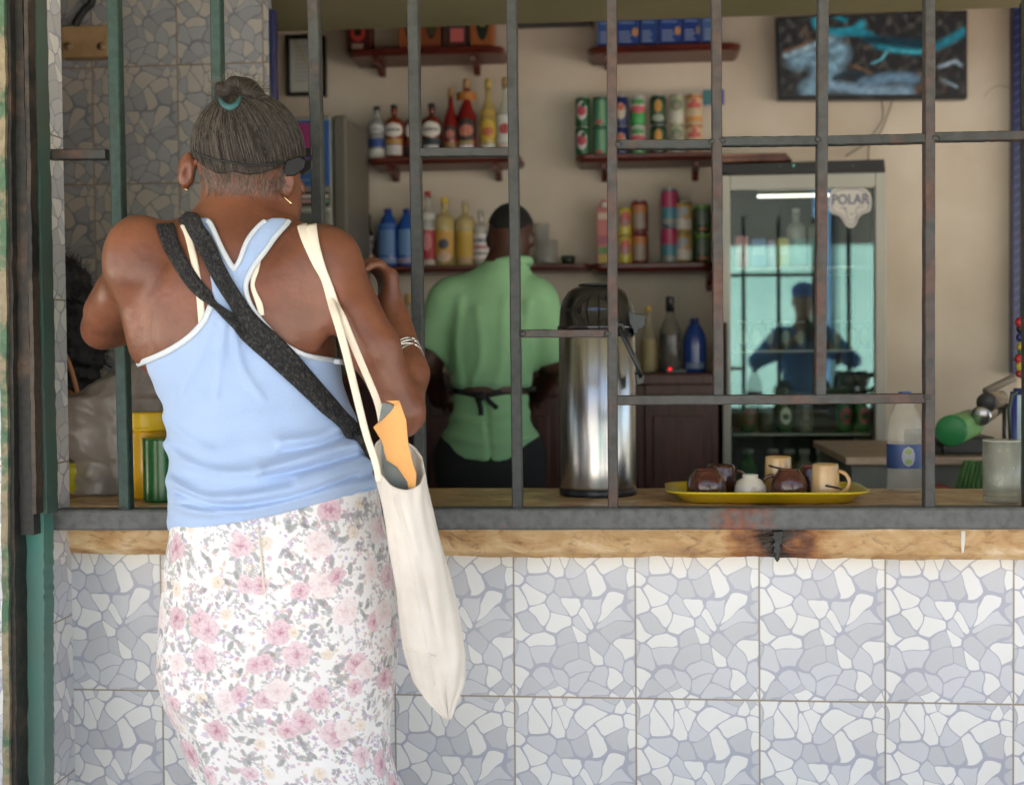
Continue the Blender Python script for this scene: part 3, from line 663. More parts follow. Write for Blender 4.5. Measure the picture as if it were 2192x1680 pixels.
def build_woman():
    T = Thing('person', 'person in a light blue racerback top and floral skirt leaning on the counter', 'person', (P(600, 1400, 2.36).x, 2.36, 0))
    q = lambda x, y, Y: tuple(P(x, y, Y)); m = .00083
    # ---- torso only (used for the clothes too)
    def torso(S):
        S.ell(q(505, 665, 2.385), (.165, .105, .20), k=.05)
        S.ell(q(480, 705, 2.372), (.150, .098, .13), k=.05)
        S.ell(q(498, 560, 2.395), (.185, .075, .085), k=.04)
        S.ell(q(540, 800, 2.385), (.158, .108, .17), k=.05)
        S.ell(q(572, 960, 2.38), (.165, .115, .15), k=.05)
        S.ell(q(588, 1110, 2.36), (.178, .13, .15), k=.05)
        S.cone(q(345, 545, 2.385), q(672, 545, 2.39), .040, .042, k=.035)
        S.ell(q(398, 640, 2.305), (.050, .030, .085), (0, .35, 0), k=.028)      # shoulder blades
        S.ell(q(642, 650, 2.310), (.050, .028, .085), (0, -.3, 0), k=.028)
        S.cone(q(505, 560, 2.262), q(520, 760, 2.252), .014, .016, k=.035, sub=True)
        return S
    S = torso(SDF(.03))
    # hips, legs and feet down to the pavement
    S.ell(q(520, 1300, 2.33), (.085, .09, .11), k=.05); S.ell(q(685, 1300, 2.33), (.085, .09, .11), k=.05)
    for xx, Y, dx in ((535, 2.36, 0), (715, 2.37, 10)):
        hip = P(xx, 1330, Y); kn = Vector((hip.x + dx * m + .02, Y - .0, .46)); an = Vector((kn.x, Y - .03, .085))
        S.cone(hip, kn, .085, .055, k=.04); S.cone(kn, kn.lerp(an, .35), .052, .052, k=.03); S.cone(kn.lerp(an, .35), an, .052, .034, k=.03)
        S.cone(an, (an.x, an.y - .03, .04), .034, .034, k=.02); S.cone((an.x, an.y - .03, .032), (an.x, an.y + .15, .022), .03, .022, k=.02)
    # left arm: shoulder, elbow out to the left and forward, forearm back across the chest
    S.ell(q(299, 538, 2.345), (.060, .058, .066), k=.03)
    S.cone(q(300, 560, 2.36), q(226, 690, 2.525), .054, .040, k=.03)
    S.cone(q(258, 640, 2.44), q(232, 670, 2.49), .047, .045, k=.02)
    S.cone(q(300, 590, 2.34), q(320, 740, 2.37), .050, .035, k=.045)            # lat running down the side
    S.ell(q(213, 708, 2.535), (.030, .030, .030), k=.02)
    S.cone(q(220, 706, 2.53), q(330, 690, 2.545), .036, .036, k=.02); S.cone(q(330, 690, 2.545), q(450, 640, 2.56), .036, .025, k=.02)
    hand(S, q(450, 640, 2.56), (.8, .25, .5), (0, .2, 1), (0, -1, .3), 1.0, 1.1)
    # right arm: hangs out to the elbow, forearm folds up and forward
    S.ell(q(692, 560, 2.345), (.062, .056, .065), k=.04)
    S.cone(q(706, 565, 2.345), q(800, 745, 2.315), .052, .044, k=.03)
    S.cone(q(800, 745, 2.315), q(862, 880, 2.325), .044, .034, k=.02)
    S.ell(q(770, 690, 2.30), (.030, .026, .055), (0, -.45, 0), k=.02)
    S.ell(q(866, 893, 2.33), (.028, .03, .036), k=.02)
    S.cone(q(866, 880, 2.34), q(868, 800, 2.40), .034, .039, k=.02); S.cone(q(868, 800, 2.40), q(842, 685, 2.48), .041, .033, k=.02)
    hand(S, q(838, 690, 2.48), (-.16, .22, 1), (.85, .40, .2), (0, .3, 1), 1.08, 1.2)
    # neck and head, turned to the right
    S.cone(q(514, 545, 2.39), q(518, 425, 2.425), .056, .074, k=.035)
    S.cone(q(545, 520, 2.41), q(572, 435, 2.45), .042, .060, k=.03)
    S.ell(q(531, 322, 2.43), (.096, .108, .100), (0, .12, 0), k=.03)
    S.ell(q(560, 405, 2.465), (.066, .088, .088), k=.03)                        # face and jaw
    S.cone(q(582, 462, 2.43), q(612, 482, 2.53), .038, .026, k=.025)
    S.ell(q(608, 410, 2.50), (.024, .034, .045), k=.02)
    S.cone(q(625, 375, 2.565), q(642, 405, 2.585), .009, .014, k=.01)            # nose
    S.cone(q(612, 442, 2.575), q(640, 442, 2.565), .009, .008, k=.008)           # lips
    S.ell(q(400, 366, 2.425), (.017, .016, .036), (0, .15, 0), k=.008)           # ears
    S.ell(q(399, 372, 2.408), (.007, .010, .022), (0, .15, 0), k=.004, sub=True)
    S.ell(q(616, 392, 2.385), (.013, .014, .030), (0, .1, 0), k=.008); S.ell(q(620, 392, 2.371), (.006, .008, .016), k=.004, sub=True)
    h = .0055; zc = P(500, 1260, 2.3).z
    # one field on one grid: fine above the skirt, everything in one mesh
    F, o, hh = S.grid(h)
    body, BV, BQ = sdfmesh('body', F, o, hh, M_skin, T, 1)
    bv = bvh_of((BV, BQ))
    # ---- top
    S2 = torso(SDF(.03)); S2.ell(q(510, 1300, 2.30), (.10, .11, .12), k=.05); S2.ell(q(690, 1300, 2.30), (.10, .11, .12), k=.05)
    S2.cone(q(514, 545, 2.39), q(518, 425, 2.425), .056, .074, k=.035)
    h2 = .0038
    F, o, hh = S2.grid(h2, margin=.06, lo=(-9, -9, P(500, 1190, 2.3).z), hi=(9, 9, P(500, 440, 2.4).z))
    G = gpts(F, o, hh); X, Y = proj(G)
    reg = [(200, 805), (300, 777), (350, 755), (400, 725), (440, 685), (457, 645), (450, 590), (432, 520), (418, 480), (416, 468), (446, 466), (455, 482), (474, 530), (497, 573), (512, 560), (528, 518), (552, 487), (566, 474), (582, 467),
           (608, 467), (622, 474), (614, 484), (588, 508), (566, 540), (545, 566), (531, 592), (525, 620), (540, 660), (572, 700), (604, 734), (650, 757), (700, 768), (735, 774), (900, 790), (950, 1028), (812, 1046), (700, 1073), (600, 1100), (500, 1120), (370, 1136), (200, 1160)]
    rd = polydist(X, Y, reg) * m
    puff = .004 + .012 * np.clip((Y - 820) / 220, 0, 1)
    # bunched folds near the hem, drag lines from the gathered middle
    folds = [([(365, 1030), (420, 1062), (500, 1066), (620, 1046), (720, 1020), (800, 990)], .010, 13), ([(372, 1085), (450, 1098), (560, 1086), (700, 1050), (800, 1028)], .009, 10),
             ([(560, 1005), (640, 985), (720, 960), (775, 950)], .012, 15), ([(600, 945), (680, 935), (745, 905)], .007, 12), ([(345, 950), (400, 990), (470, 1010), (560, 1010)], .006, 12),
             ([(340, 890), (400, 940), (450, 965)], .0035, 12), ([(640, 1025), (720, 1000), (795, 965)], .009, 12), ([(480, 690), (470, 780), (462, 850)], .004, 9), ([(500, 700), (520, 790), (560, 850)], .004, 9), ([(455, 700), (420, 780), (380, 850)], .003, 10),
             ([(372, 1060), (390, 1075)], .006, 9)]
    for pts, am, sg in folds:
        pts = [tuple(c) for c in catmull(pts, 6)]
        d = polydist(X, Y, pts, False); puff = puff + 1.35 * am * np.exp(-(d / sg) ** 2)
    for pts, am, sg in (([(370, 1050), (480, 1082), (620, 1066), (760, 1015)], .010, 6), ([(365, 1075), (420, 1082), (560, 1108), (800, 1040)], .004, 4), ([(560, 1020), (650, 1005), (780, 970)], .008, 6), ([(600, 968), (690, 950), (760, 922)], .005, 6)):
        pts = [tuple(c) for c in catmull(pts, 6)]
        d = polydist(X, Y, pts, False); puff = puff - am * np.exp(-(d / sg) ** 2)
    puff = puff + .0012 * np.sin(X * .05 + Y * .02) * np.sin(Y * .043 - X * .011) + .0011 * np.sin(Y * .11 + .8 * np.sin(X * .017) + X * .03) * np.clip((Y - 760) / 200, .1, 1)
    F2 = np.maximum(F - puff, rd)
    M_top = mat('light_blue_jersey', lin((162, 186, 222)), .85, c2=lin((170, 192, 226)), scale=6, bump=.0008, bscale=260, sheen=.3, spec=.2)
    top, TV, TQ = sdfmesh('tank_top', F2, o, hh, M_top, T, 1)
    bt2 = bvh_of((BV, BQ), (TV, TQ)); fv, fq = nets(F - puff, o, hh, 2); bfull = bvh_of((fv, fq)); btt = bvh_of((TV, TQ))
    # bindings
    M_bind = mat('pale_binding', lin((205, 212, 218)), .8, bump=.0004, bscale=500)
    for pts, wd in (([(296, 779), (350, 757), (400, 727), (436, 690), (452, 655)], 13), ([(738, 776), (700, 769), (650, 758), (606, 736), (573, 702), (541, 662), (526, 620), (532, 592), (546, 566), (567, 540), (589, 508), (612, 483), (618, 474)], 11),
                    ([(444, 474), (453, 484), (474, 532), (497, 573), (503, 574)], 12), ([(500, 576), (513, 560), (528, 518), (552, 487), (568, 474)], 10)):
        drape('binding', pts, wd, bfull, M_bind, part(top, T), .0015, .0028, smooth=8)
    # ---- skirt: lofted rings down to mid shin
    L_ = [(1000, 400), (1050, 375), (1140, 372), (1200, 362), (1300, 353), (1400, 347), (1450, 350), (1490, 360), (1540, 385), (1600, 405), (1680, 432), (1800, 452), (1950, 470)]
    R_ = [(1000, 775), (1050, 806), (1140, 823), (1200, 836), (1300, 849), (1400, 850), (1450, 845), (1500, 837), (1560, 830), (1620, 836), (1680, 852), (1800, 866), (1950, 880)]
    ys = np.arange(1000, 1925, 1.9); nA = 700; V = []; UVs = []
    for y in ys:
        xl_ = np.interp(y, [a for a, b in L_], [b for a, b in L_]); xr_ = np.interp(y, [a for a, b in R_], [b for a, b in R_])
        Yc = np.interp(y, [1000, 1200, 1350, 1500, 1700, 1950], [2.375, 2.345, 2.335, 2.345, 2.36, 2.36]); dp = np.interp(y, [1000, 1150, 1330, 1500, 1700, 1950], [.115, .145, .165, .15, .135, .15])
        a = P(xl_, y, Yc); b = P(xr_, y, Yc); cx = (a.x + b.x) / 2; rx = (b.x - a.x) / 2 * (1 - .004)
        t = np.linspace(0, 2 * math.pi, nA, endpoint=False); ct, st = np.cos(t), np.sin(t); e = .88
        fx = np.sign(ct) * np.abs(ct) ** e * rx; fy = np.sign(st) * np.abs(st) ** e * dp
        # creases: side drape on the left below the seat, soft folds
        px_, py_ = proj(np.stack([cx + fx, Yc + fy, np.full(nA, a.z)], 1))
        fold = np.zeros(nA)
        for pts, am, sg in (([(352, 1440), (380, 1500), (430, 1570), (470, 1680)], .010, 16), ([(360, 1390), (420, 1480), (520, 1540), (640, 1560)], .006, 18), ([(640, 1330), (720, 1380), (820, 1390)], .004, 20), ([(560, 1440), (650, 1500), (780, 1500)], .004, 18),
                            ([(822, 1150), (836, 1300), (832, 1500)], .004, 9), ([(560, 1120), (566, 1300)], -.003, 4), ([(460, 1300), (470, 1450), (520, 1600)], .004, 25)):
            am_ = am; pp = np.array(pts, float)
            d = polydist(px_, py_, pts, False); fold += am_ * np.exp(-(d / sg) ** 2)
        fold = np.where(fy < 0, fold, 0)
        fold += .0016 * np.sin(t * 17 + y * .02) * np.clip((y - 1350) / 300, 0, 1)
        V.append(np.stack([cx + fx + ct * fold, Yc + fy + st * fold, np.full(nA, a.z)], 1))
        ss = np.concatenate([[0], np.cumsum(np.hypot(np.diff(fx), np.diff(fy)))]); k0_ = int(nA * .75); UVs.append(np.stack([ss - ss[k0_] + 3.0, np.full(nA, 2.0 - a.z)], 1))
    V = np.array(V); U = np.array(UVs); nr = len(ys)
    idx = np.arange(nr * nA).reshape(nr, nA); nx_ = np.roll(idx, -1, 1)
    Q = np.stack([idx[:-1], idx[1:], nx_[1:], nx_[:-1]], -1).reshape(-1, 4)
    img, mm = skirt_canvas(); mm = 1.0; u = (U[..., 0].ravel() * 1000 / mm).astype(int) % img.shape[1]; v = ((U[..., 1].ravel() - .9) * 1000 / mm).astype(int) % img.shape[0]
    cols = img[v, u]
    Vf = V.reshape(-1, 3); Q = np.ascontiguousarray(check_out(Vf, Q))
    sk = mesh('skirt', Vf, Q, vmat('floral_print', .85, .0006, 500, spec=.2, sheen=.2), T, smooth=True, cols=cols, label='white skirt with pink and grey floral print')
    bs = bvh_of((Vf, Q))
    tube('seam', [tuple(bs.ray_cast(CAMLOC, ray(*c[:2]).normalized())[0] - ray(*c[:2]).normalized() * .0006) for c in catmull([(553, 1128), (558, 1180), (563, 1230), (566, 1270)], 6)], .0022, mat('cream_seam', lin((225, 215, 200)), .8), part(sk, T), 6)
    # ---- hair
    SH = SDF(.03); SH.ell(q(531, 322, 2.43), (.096, .108, .100), (0, .12, 0), k=.03); SH.ell(q(575, 400, 2.475), (.064, .085, .085), k=.03); SH.cone(q(512, 545, 2.385), q(520, 420, 2.425), .070, .064, k=.045)
    F, o, hh = SH.grid(.003, margin=.03, lo=(-9, -9, P(500, 440, 2.4).z)); G = gpts(F, o, hh); X, Y = proj(G)
    hl = [(380, 100), (700, 100), (700, 330), (636, 340), (612, 352), (590, 362), (560, 372), (530, 374), (500, 368), (470, 372), (445, 362), (424, 345), (404, 318)]
    hd = polydist(X, Y, hl) * m
    yf = G[..., 1] + .25 * (G[..., 2] - P(531, 322, 2.43).z)
    hd = np.maximum(hd, G[..., 1] - 2.505)
    F2 = np.maximum(F - .006, hd)
    pb = P(497, 222, 2.385); bun = SDF(.012); bc = P(502, 196, 2.395)
    for i in range(7):
        a = i * .95; bun.ell((bc.x + .008 + .026 * math.cos(a), bc.y + .012 * math.sin(a), bc.z - .002 + .012 * math.sin(a * 1.7)), (.024, .020, .015), (.3 * math.sin(a), .4 * math.cos(a), a), k=.008)
    M_hair = vmat('greying_hair', .6, .0015, 220, spec=.22)
    def haircol(V):
        d = V - np.array(pb); ang = np.arctan2(d[:, 0], -d[:, 2] + .02); r = np.linalg.norm(d, axis=1)
        n = np.zeros(len(V)); rg = np.random.default_rng(5)
        for k in range(14):
            f = rg.uniform(6, 60); n += np.sin(ang * f + rg.uniform(0, 6) + r * rg.uniform(-8, 8)) / 14 ** .5
        g = np.clip(.45 + .28 * n + 2.0 * (r - .10) * (ang < .4), 0, 1)[:, None]
        g = g * np.where(ang < -.2, 1.15, .85)[:, None]
        return np.array([.018, .014, .011]) * (1 - g) + np.array([.075, .062, .050]) * g
    V_, Q_ = nets(F2, o, hh, 1); Q_ = np.ascontiguousarray(check_out(V_, Q_))
    hr = mesh('hair', V_, Q_, M_hair, T, smooth=True, cols=haircol(V_), label='greying hair combed up to a bun')
    FB, ob, hb = bun.grid(.0022); VB, QB = nets(FB, ob, hb, 1); QB = np.ascontiguousarray(check_out(VB, QB))
    mesh('bun', VB, QB, M_hair, part(hr, T), smooth=True, cols=haircol(VB) * .8)
    bh = bvh_of((V_, Q_))
    SV = []; SF = []; SCc = []
    cand = [i for i in range(len(V_)) if V_[i][1] < 2.50]
    rg = np.random.default_rng(11)
    for i in rg.choice(cand, 3600):
        a = Vector(V_[i]); b = pb; L = rg.uniform(.5, .97); n = 9; pts = []
        for k in range(n):
            t = k / (n - 1) * L; pnt = a.lerp(b, t); nb = bh.find_nearest(pnt)
            pts.append(nb[0] + (nb[1] * (.0006 + rg.uniform(0, .0016) * math.sin(math.pi * min(1, k / (n - 1) + .1)))))
        rad = rg.uniform(.0003, .0008); vv, ff = tubeVF(pts, [rad] * (n - 1) + [rad * .2], 3, caps=False); base = len(SV)
        SV += vv; SF += [tuple(x + base for x in f) for f in ff]
        g = rg.uniform() ** 1.4; c = np.array([.02, .017, .014]) * (1 - g) + np.array([.13, .112, .092]) * g; SCc += [c] * len(vv)
    for i in range(900):      # loose wisps on the bun and at the nape
        if i < 260: a = VB[rg.integers(len(VB))]; dirn = Vector(a - np.array(bc)).normalized(); L = rg.uniform(.008, .022)
        else:
            px_ = rg.uniform(415, 612); h_ = bv.ray_cast(CAMLOC, ray(px_, 355 + 50 * rg.uniform() ** 1.5).normalized())
            if h_[0] is None: continue
            a = np.array(h_[0]) + np.array([0, -.001, 0]); dirn = Vector((rg.normal() * .3, -.1, -1)).normalized(); L = rg.uniform(.008, .028)
        s_ = dirn.cross(Vector((.3, 1, .2))).normalized() * rg.normal() * .01; pts = [Vector(a) + dirn * L * t + s_ * t * t for t in (0, .33, .66, 1)]
        if i >= 260: pts = [p_ if bv.find_nearest(p_)[0] is None else bv.find_nearest(p_)[0] + Vector((0, -.0012, 0)) for p_ in pts]
        vv, ff = tubeVF(pts, [.0003, .0003, .0003, .0001], 3, caps=False); base = len(SV); SV += vv; SF += [tuple(x + base for x in f) for f in ff]; SCc += [np.array([.11, .095, .08]) * rg.uniform(.3, 2)] * len(vv)
    mesh('hair_strands', SV, SF, M_hair, part(hr, T), smooth=True, cols=np.array(SCc))
    ball = bvh_of((V_, Q_), (VB, QB)); tp = []
    for x, y in catmull([(470, 210), (476, 221), (486, 229), (497, 230), (507, 222), (514, 209)], 4):
        d = ray(x, y).normalized(); h_ = ball.ray_cast(CAMLOC, d); tp.append((h_[0] if h_[0] is not None else P(x, y, 2.37)) - d * .004)
    V, F = tubeVF(tp, [.0025 + .0035 * math.sin(math.pi * k / (len(tp) - 1)) for k in range(len(tp))], 10)
    mesh('hair_tie', V, F, solid((44, 100, 106), .7), part(hr, T), smooth=True)
    # sunglasses with a cord round the back of the head
    gl_ = mesh('sunglasses', *tubeVF([Vector(P(x, y, Y)) for x, y, Y in ((606, 352, 2.40), (622, 345, 2.44), (640, 340, 2.50), (650, 338, 2.53))], [.004, .0055, .005, .004], 8), M_blk, T, smooth=True)
    ngon('lens', [(612, 344), (640, 334), (654, 342), (650, 362), (630, 376), (612, 378), (606, 362)], 2.372, .006, mat('dark_lens', (.003, .003, .004), .25, spec=.25), part(gl_, T), .002)
    ngon('lens', [(630, 340), (668, 344), (668, 362), (650, 376), (634, 370)], 2.52, .006, M_blk, part(gl_, T), .002)
    ngon('frame', [(636, 318), (668, 316), (668, 334), (640, 338)], 2.52, .01, M_blk, part(gl_, T), .002)
    pts = []
    for c in catmull([(414, 323), (432, 332), (460, 341), (490, 347), (530, 354), (560, 354), (590, 349), (604, 346)], 5):
        d = ray(*c).normalized(); hh_ = bh.ray_cast(CAMLOC, d)
        if hh_[0] is None: hh_ = bv.ray_cast(CAMLOC, d)
        if hh_[0] is not None: pts.append(hh_[0] - d * .002)
    tube('cord', pts, .0022, M_blkm, part(gl_, T), 6)
    # eyes and brows on the far side of the face
    for dx in (0, 1):
        e = P(592 + 22 * dx, 366, 2.575 - .02 * dx); V, F = latheVF(e, [(0, -.010), (.007, -.007), (.010, 0), (.007, .007), (0, .010)], 12); mesh('eye', V, F, solid((225, 220, 210), .2), T, smooth=True)
    # earrings
    M_gold = mat('gold', (.75, .55, .28), .25, 1)
    tube('earring', [P(603, 420, 2.372), P(611, 424, 2.366), P(617, 430, 2.366), P(622, 434, 2.368), P(624, 439, 2.37)], [.0012, .0016, .0012, .0022, .0024], M_gold, T, 8)
    tube('earring', [P(394, 402, 2.408), P(399, 407, 2.404), P(405, 404, 2.408)], .0014, M_gold, T, 8)
    # cream under straps
    M_cream = mat('cream_cotton', lin((238, 226, 205)), .8, bump=.0004, bscale=400)
    drape('under_strap', [(393, 482), (404, 505), (417, 560), (426, 615), (431, 660), (434, 694)], [14, 15, 15, 14, 15, 16], bv, M_cream, T, .0025, .0012, smooth=6)
    drape('under_strap', [(556, 548), (547, 580), (541, 608), (546, 628), (556, 652), (560, 676)], [10, 15, 9, 10, 14, 13], bv, M_cream, T, .0025, .0012, smooth=6)
    # bangles and ring
    M_silver = mat('silver', (.80, .78, .74), .22, 1)
    ax = (P(868, 800, 2.40) - P(832, 660, 2.50)).normalized(); 
    for i in range(9):
        c0 = P(866, 772, 2.415).lerp(P(860, 800, 2.40), i / 8); n = ax + Vector((RNG.normal() * .12 + .32, RNG.normal() * .12, RNG.normal() * .1 + .5)); n.normalize()
        a = n.cross(Vector((0, 1, 0))).normalized(); b = n.cross(a); r = .0435 + RNG.normal() * .0008
        tube('bangle', [c0 + a * math.cos(t) * r + b * math.sin(t) * r for t in np.linspace(0, 2 * math.pi, 40)], .0021, M_silver, T, 6)
    tube('ring', [P(777, 577, 2.50) + Vector((.010 * math.cos(t) * .6, .010 * math.sin(t), .010 * math.cos(t))) for t in np.linspace(0, 2 * math.pi, 20)], .0018, M_silver, T, 6)
    # ---- woven black bag straps: lie on the back, top-level things are the bags
    M_weave = mat('black_woven_cotton', (.012, .012, .013), .8, c2=(.055, .052, .047), scale=230, detail=3, bump=.010, bscale=190, edge=(.50, .66), stretch=(1, 1, .7))
    W = Thing('shoulder_bag', 'black woven shoulder bag slung across the back of the person in the blue top', 'bag', P(780, 960, 2.25))
    drape('strap', [(352, 486), (366, 520), (386, 560), (415, 605), (440, 632), (463, 655), (500, 690), (545, 728), (590, 765), (640, 812), (690, 862), (735, 905), (775, 948), (800, 985)], [38, 36, 34, 32, 28, 14, 26, 34, 40, 42, 44, 44, 42, 32], bt2, M_weave, W, .004, .006, prof=9)
    drape('strap', [(398, 472), (418, 480), (438, 520), (465, 580), (500, 640), (550, 700), (600, 752), (650, 812), (700, 870), (745, 918), (785, 960), (802, 995)], [32, 40, 40, 37, 35, 38, 42, 44, 46, 44, 38, 28], bt2, M_weave, W, .007, .008, prof=9)
    # bag body hidden under the tote at the hip
    SB = SDF(.02); SB.ell(q(862, 1090, 2.275), (.016, .026, .045), k=.02); SB.cone(q(808, 1000, 2.262), q(840, 1060, 2.272), .008, .012, k=.02)
    F, o, hh = SB.grid(.005); sdfmesh('pouch', F, o, hh, M_weave, W, 1)
    # ---- cream tote bag
    TB = Thing('tote_bag', 'cream cotton tote bag hanging from the shoulder by two thin straps', 'bag', P(900, 1250, 2.2))
    M_tote = mat('cream_canvas', lin((226, 218, 208)), .9, c2=lin((214, 205, 194)), scale=12, bump=.0015, bscale=60, spec=.2)
    rows = [(985, 803, 906), (1050, 812, 914), (1120, 828, 931), (1220, 845, 957), (1320, 858, 981), (1400, 870, 996), (1460, 887, 993), (1500, 918, 977), (1525, 943, 968), (1537, 955, 962)]
    yy = np.linspace(985, 1537, 70); nA = 56; V = []
    for y in yy:
        xl_ = np.interp(y, [r[0] for r in rows], [r[1] for r in rows]); xr_ = np.interp(y, [r[0] for r in rows], [r[2] for r in rows]); t_ = (y - 985) / 552
        Yc = 2.205 + .03 * t_; a = P(xl_, y, Yc); b = P(xr_, y, Yc); cx = (a.x + b.x) / 2; rx = (b.x - a.x) / 2; dp = .040 * (1 - t_ ** 3) + .004 + .008 * math.sin(t_ * 3.1)
        for k in range(nA):
            t = 2 * math.pi * k / nA; fr_ = math.sin(t)
            tilt = (1 - min(1, t_ / .35)) ; z = a.z + tilt * (.022 * math.cos(t) * -1 + (.032 if fr_ > 0 else .040) * fr_)
            fz = .0025 * math.sin(t * 5 + y * .035) + .0018 * math.sin(t * 11 + y * .02)
            crease = -.006 * math.exp(-((math.cos(t) - .05 - .3 * t_) / .07) ** 2) * (fr_ < 0) * min(1, t_ * 5)
            V.append((cx + math.cos(t) * (rx + fz * .5), Yc + fr_ * (dp + fz + crease), z))
    F = [(i * nA + k, i * nA + (k + 1) % nA, (i + 1) * nA + (k + 1) % nA, (i + 1) * nA + k) for i in range(len(yy) - 1) for k in range(nA)]
    tb = mesh('bag_body', V, F, M_tote, TB, smooth=True); md = tb.modifiers.new('solid', 'SOLIDIFY'); md.thickness = .0018; md.offset = -1
    rim = [Vector(V[k]) for k in range(nA)] + [Vector(V[0])]; tube('hem', [p_ + Vector((0, 0, -.004)) for p_ in rim], .0022, M_tote, TB, 6)
    tube('side_seam', [Vector(V[i * nA + int(nA * .74)]) + Vector((0, -.001, 0)) for i in range(4, 60)], .0016, M_tote, TB, 5)
    drape('strap', [(648, 486), (660, 520), (680, 565), (697, 600), (715, 660, 2.25), (738, 740, 2.22), (765, 850, 2.18), (785, 930, 2.17), (805, 990, 2.172), (812, 1030, 2.172)], [22, 22, 20, 16, 17, 16, 15, 14, 14, 12], bt2, M_cream, TB, .004, .002)
    drape('strap', [(668, 488), (676, 530), (690, 575), (706, 612), (730, 668, 2.25), (760, 742, 2.235), (790, 812, 2.235), (812, 868, 2.24), (822, 930, 2.245)], [24, 20, 17, 15, 15, 15, 14, 14, 13], bt2, M_cream, TB, .006, .002)
    tube('bottom_seam', [Vector(P(x, y, Y)) for x, y, Y in ((862, 1386, 2.222), (880, 1392, 2.200), (905, 1399, 2.190), (932, 1405, 2.188))], .0014, M_tote, TB, 5)
    # folder poking out
    FO = Thing('folder', 'orange paper folder with grey lining sticking out of the tote bag', 'folder', P(850, 1000, 2.2))
    def sheet(name, pts, Y0, mt, dyx=0, dyz=0, th=.003):
        c = P(850, 950, Y0); V = []
        pp = [P(x, y, Y0) for x, y in pts]
        for s_ in (0, th):
            V += [(p_.x, Y0 + s_ + dyx * (p_.x - c.x) + dyz * (p_.z - c.z), p_.z) for p_ in pp]
        n = len(pp); F = [tuple(range(n)), tuple(range(2 * n - 1, n - 1, -1))] + [(i, i + n, (i + 1) % n + n, (i + 1) % n) for i in range(n)]
        return bevel(fixn(mesh(name, V, F, mt, FO)), .001)
    M_or = mat('orange_paper', lin((232, 172, 100)), .6, c2=lin((222, 158, 88)), scale=8, bump=.0015, bscale=30); M_gy = mat('grey_lining', lin((98, 106, 104)), .7, c2=lin((120, 126, 122)), scale=20)
    sheet('cover', [(796, 915), (842, 873), (845, 862), (855, 858), (870, 898), (875, 950), (888, 1000), (893, 1012), (890, 1056), (878, 1060), (872, 1030), (850, 1000), (826, 985), (812, 940)], 2.190, M_or, -.25)
    sheet('fold', [(826, 858), (856, 857), (846, 866)], 2.186, M_or, 0)
    sheet('lining', [(810, 905), (818, 862), (835, 864), (846, 872)], 2.192, M_gy)
    sheet('back_cover', [(815, 940), (830, 975), (850, 1000), (870, 1025), (878, 1062), (860, 1068), (830, 1050), (818, 1000)], 2.196, M_gy)
    return T
build_woman()

# ================================================================== BAR INTERIOR
def gmat(rgb, alpha=.55, rough=.12):
    g_ = sum(rgb) / 3; rgb = tuple(int(.85 * v + .15 * g_) for v in rgb)
   
    return mat('glass_%d_%d_%d_%d' % (*rgb, int(alpha * 100)), lin(rgb), rough, alpha=alpha, spec=.6, coat=.3)
def patch(name, c, r, zc, wz, hw, mt, parent, oval=False, th=.0006, ang=0, n=10):
    """label wrapped round the front of a bottle or can: centre height zc, half height wz, half width angle hw"""
    V = []; F = []
    m = n
    for j in range(m + 1):
        v = -1 + 2 * j / m; ww = math.sqrt(max(0, 1 - v * v)) if oval else 1
        for i in range(n + 1):
            u = -1 + 2 * i / n; a = -math.pi / 2 + ang + u * hw * max(ww, .02)
            V.append((c[0] + (r + th) * math.cos(a), c[1] + (r + th) * math.sin(a), zc + v * wz))
    for j in range(m):
        for i in range(n): q = j * (n + 1) + i; F.append((q, q + 1, q + n + 2, q + n + 1))
    return mesh(name, V, F, mt, parent, smooth=True)
def bottle(px, yb, yt, wp, Y, rgb, alpha, cap, labels, label, cat='bottle', group=None, shape='round', capH=.07, neck=.30, capR=.36, liquid=None, name='bottle', zfix=None):
    base = P(px, yb, Y); top = P(px, yt, Y); H = top.z - base.z; r = wp * mpp(px, yb, Y) / 2
    if zfix is not None: base.z = zfix; H = top.z - zfix
    T = Thing(name, label, cat, base, group)
    sh = {'round': [(.94, 0), (1, .02), (1, .55), (.93, .62), (.62, .70), (neck, .76), (neck, .90), (neck * 1.15, .91), (neck * 1.15, 1 - capH)],
          'square': [(.96, 0), (1, .015), (1, .66), (.97, .70), (.75, .745), (neck, .78), (neck, .88), (neck * 1.2, .89), (neck * 1.2, 1 - capH)],
          'tall': [(.94, 0), (1, .02), (1, .48), (.92, .56), (.62, .66), (.36, .74), (neck, .80), (neck, 1 - capH)],
          'soda': [(.85, 0), (1, .03), (.98, .2), (1, .35), (1, .60), (.9, .70), (.66, .82), (.36, .91), (neck, .93), (neck, 1 - capH)]}[shape]
    body = lathe('body', (base.x, base.y, base.z), [(0, 0.0005)] + [(a * r, b * H) for a, b in sh] + [(0, (1 - capH) * H)], gmat(rgb, alpha) if alpha < 1 else solid(rgb, .2), T, 28)
    if liquid: lathe('liquid', (base.x, base.y, base.z), [(0, .003), (r * .93, .003)] + [(r * .93, liquid[1] * H * .95), (r * .93, liquid[1] * H), (0, liquid[1] * H)], solid(liquid[0], .2), part(body, T), 24)
    if cap: lathe('cap', (base.x, base.y, base.z + (1 - capH) * H - .0), [(0, 0)] + [(capR * r, 0), (capR * r, capH * H * .92), (capR * r * .9, capH * H), (0, capH * H)], solid(cap, .35), T, 20)
    for z0, z1, c, hw, ov in labels:
        patch('label', (base.x, base.y), r * 1.005, base.z + (z0 + z1) / 2 * H, (z1 - z0) / 2 * H, hw, solid(c, .5), part(body, T), ov, th=.0006 + .0004 * len(T.o.children))
    return T
